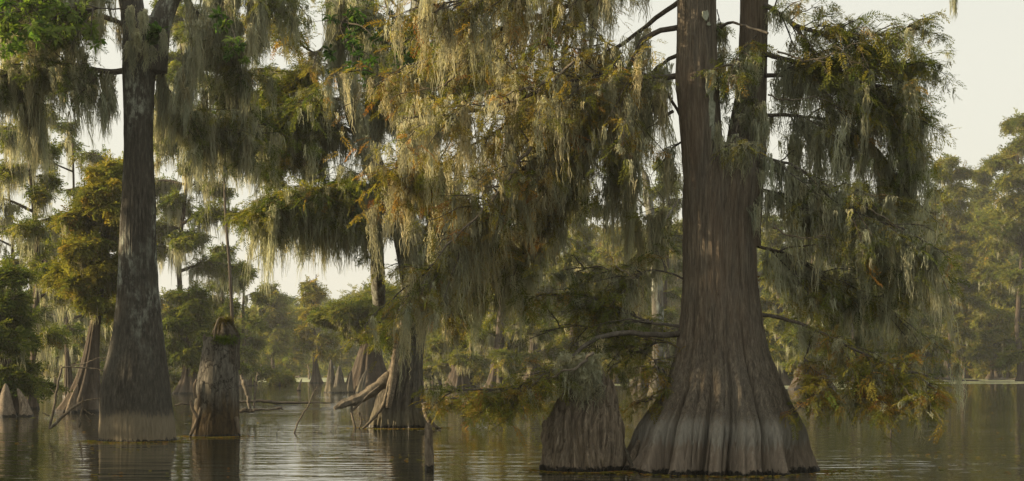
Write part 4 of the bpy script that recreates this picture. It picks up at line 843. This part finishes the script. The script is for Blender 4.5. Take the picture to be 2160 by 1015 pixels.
mb=MB(); r=np.random.default_rng(350); k=2600; px_=r.uniform(-60,2220,k); Y=np.exp(r.uniform(np.log(25),np.log(120),k)); x=(px_-1080)/F*Y
nb=1500; bi=r.integers(0,5,nb); bc=np.array([[bR[0],27.,1.6],[bS[0],27.,.75],[bD[0],37.8,.95],[bE[0],40.2,.65],[bF[0],46.,1.0]])[bi]; ba=r.uniform(3.14,6.28,nb); br_=bc[:,2]*(1+.04+r.exponential(.16,nb))
xb=bc[:,0]+br_*np.cos(ba); yb=bc[:,1]+br_*np.sin(ba)
cl=np.sin(x*1.1+2*np.sin(Y*.35))+np.sin(Y*.9+x*.5); kp=cl>.5; x,Y=np.concatenate([x[kp],xb]),np.concatenate([Y[kp],yb]); k=len(x); a=r.uniform(0,6.28,k); l=r.uniform(.02,.09,k); w_=l*r.uniform(.25,.7,k)
ca,sa=np.cos(a),np.sin(a); V=np.stack([np.stack([x+ca*l,Y+sa*l,.006+0*x],-1),np.stack([x-sa*w_,Y+ca*w_,.012+0*x],-1),np.stack([x-ca*l,Y-sa*l,.006+0*x],-1),np.stack([x+sa*w_,Y-ca*w_,.010+0*x],-1)],1)
mb.add(V.reshape(-1,3),np.arange(4*k).reshape(-1,4),np.repeat(r.uniform(.4,1,k),4)); tag(mb.build('floating_leaf_litter',M['foliage'],smooth=False),kind='stuff')
mb=MB(); mf=MB(); mm=MB(); r=np.random.default_rng(400)
def topline(px):     # photo row of the tree tops of the mass
    return np.interp(px,[-400,0,300,520,600,700,850,1000,1150,1400,1700,1950,2200,2600],[560,600,640,640,630,625,600,560,500,470,470,470,500,480])
K=260
for q in range(K):
    px_=r.uniform(-350,2520); Y=r.uniform(275,345); x=(px_-1080)/F*Y; Ht=HC+(HZ-topline(px_))/F*Y; Ht*=r.uniform(.78,1.05)
    b=np.array([x,Y,.2]); c=np.array([b,b+[r.normal(0,.5),0,Ht*.5],b+[r.normal(0,.8),0,Ht]])[None]
    tubes(mb,catmull(c[0],8)[None],np.linspace(.5,.08,8)[None],6)
    k=int(Ht*9); z=Ht*(.12+.88*r.uniform(0,1,k)**.8); rad=(1.2+3.4*(1-z/Ht)**.5)*r.uniform(.2,1,k); a=r.uniform(0,6.28,k)
    pos=np.stack([x+rad*np.cos(a),Y+rad*np.sin(a),z],-1)
    # clump each tier into leafy pads
    m_=6; pp=np.repeat(pos,m_,0)+r.normal(0,1,(k*m_,3))*np.array([.8,.8,.25]); dd=nrm(r.normal(0,1,(k*m_,3))*np.array([1,1,.4]))
    scatter(mf,FRL,pp,dd,r.uniform(.9,1.8,k*m_),np.clip(r.normal(.35,.15)+r.normal(0,.1,k*m_),0,1),np.clip(r.normal(1,.2,k*m_),.5,1.5),r)
    sel=pos[r.uniform(size=k)<.22]; moss(mm,sel,r.uniform(.8,2.6,len(sel)),.35,r,6,4,.09,.5,3)
k=9000; px_=r.uniform(-350,2520,k); Y=r.uniform(266,300,k); pos=np.stack([(px_-1080)/F*Y,Y,.2+3.6*r.uniform(0,1,k)**1.5*(.6+.4*np.sin(px_*.05))],-1)
scatter(mf,FRL,pos,nrm(r.normal(0,1,(k,3))),r.uniform(1.0,2.2,k),np.clip(r.normal(.4,.15,k),0,1),np.clip(r.normal(1,.2,k),.5,1.5),r)
tagw=mb.build('far_woodland',M['bark_far']); tag(tagw,kind='stuff')
mf.build('foliage',M['foliage'],tagw,smooth=False); mm.build('hanging_moss',M['moss'],tagw)
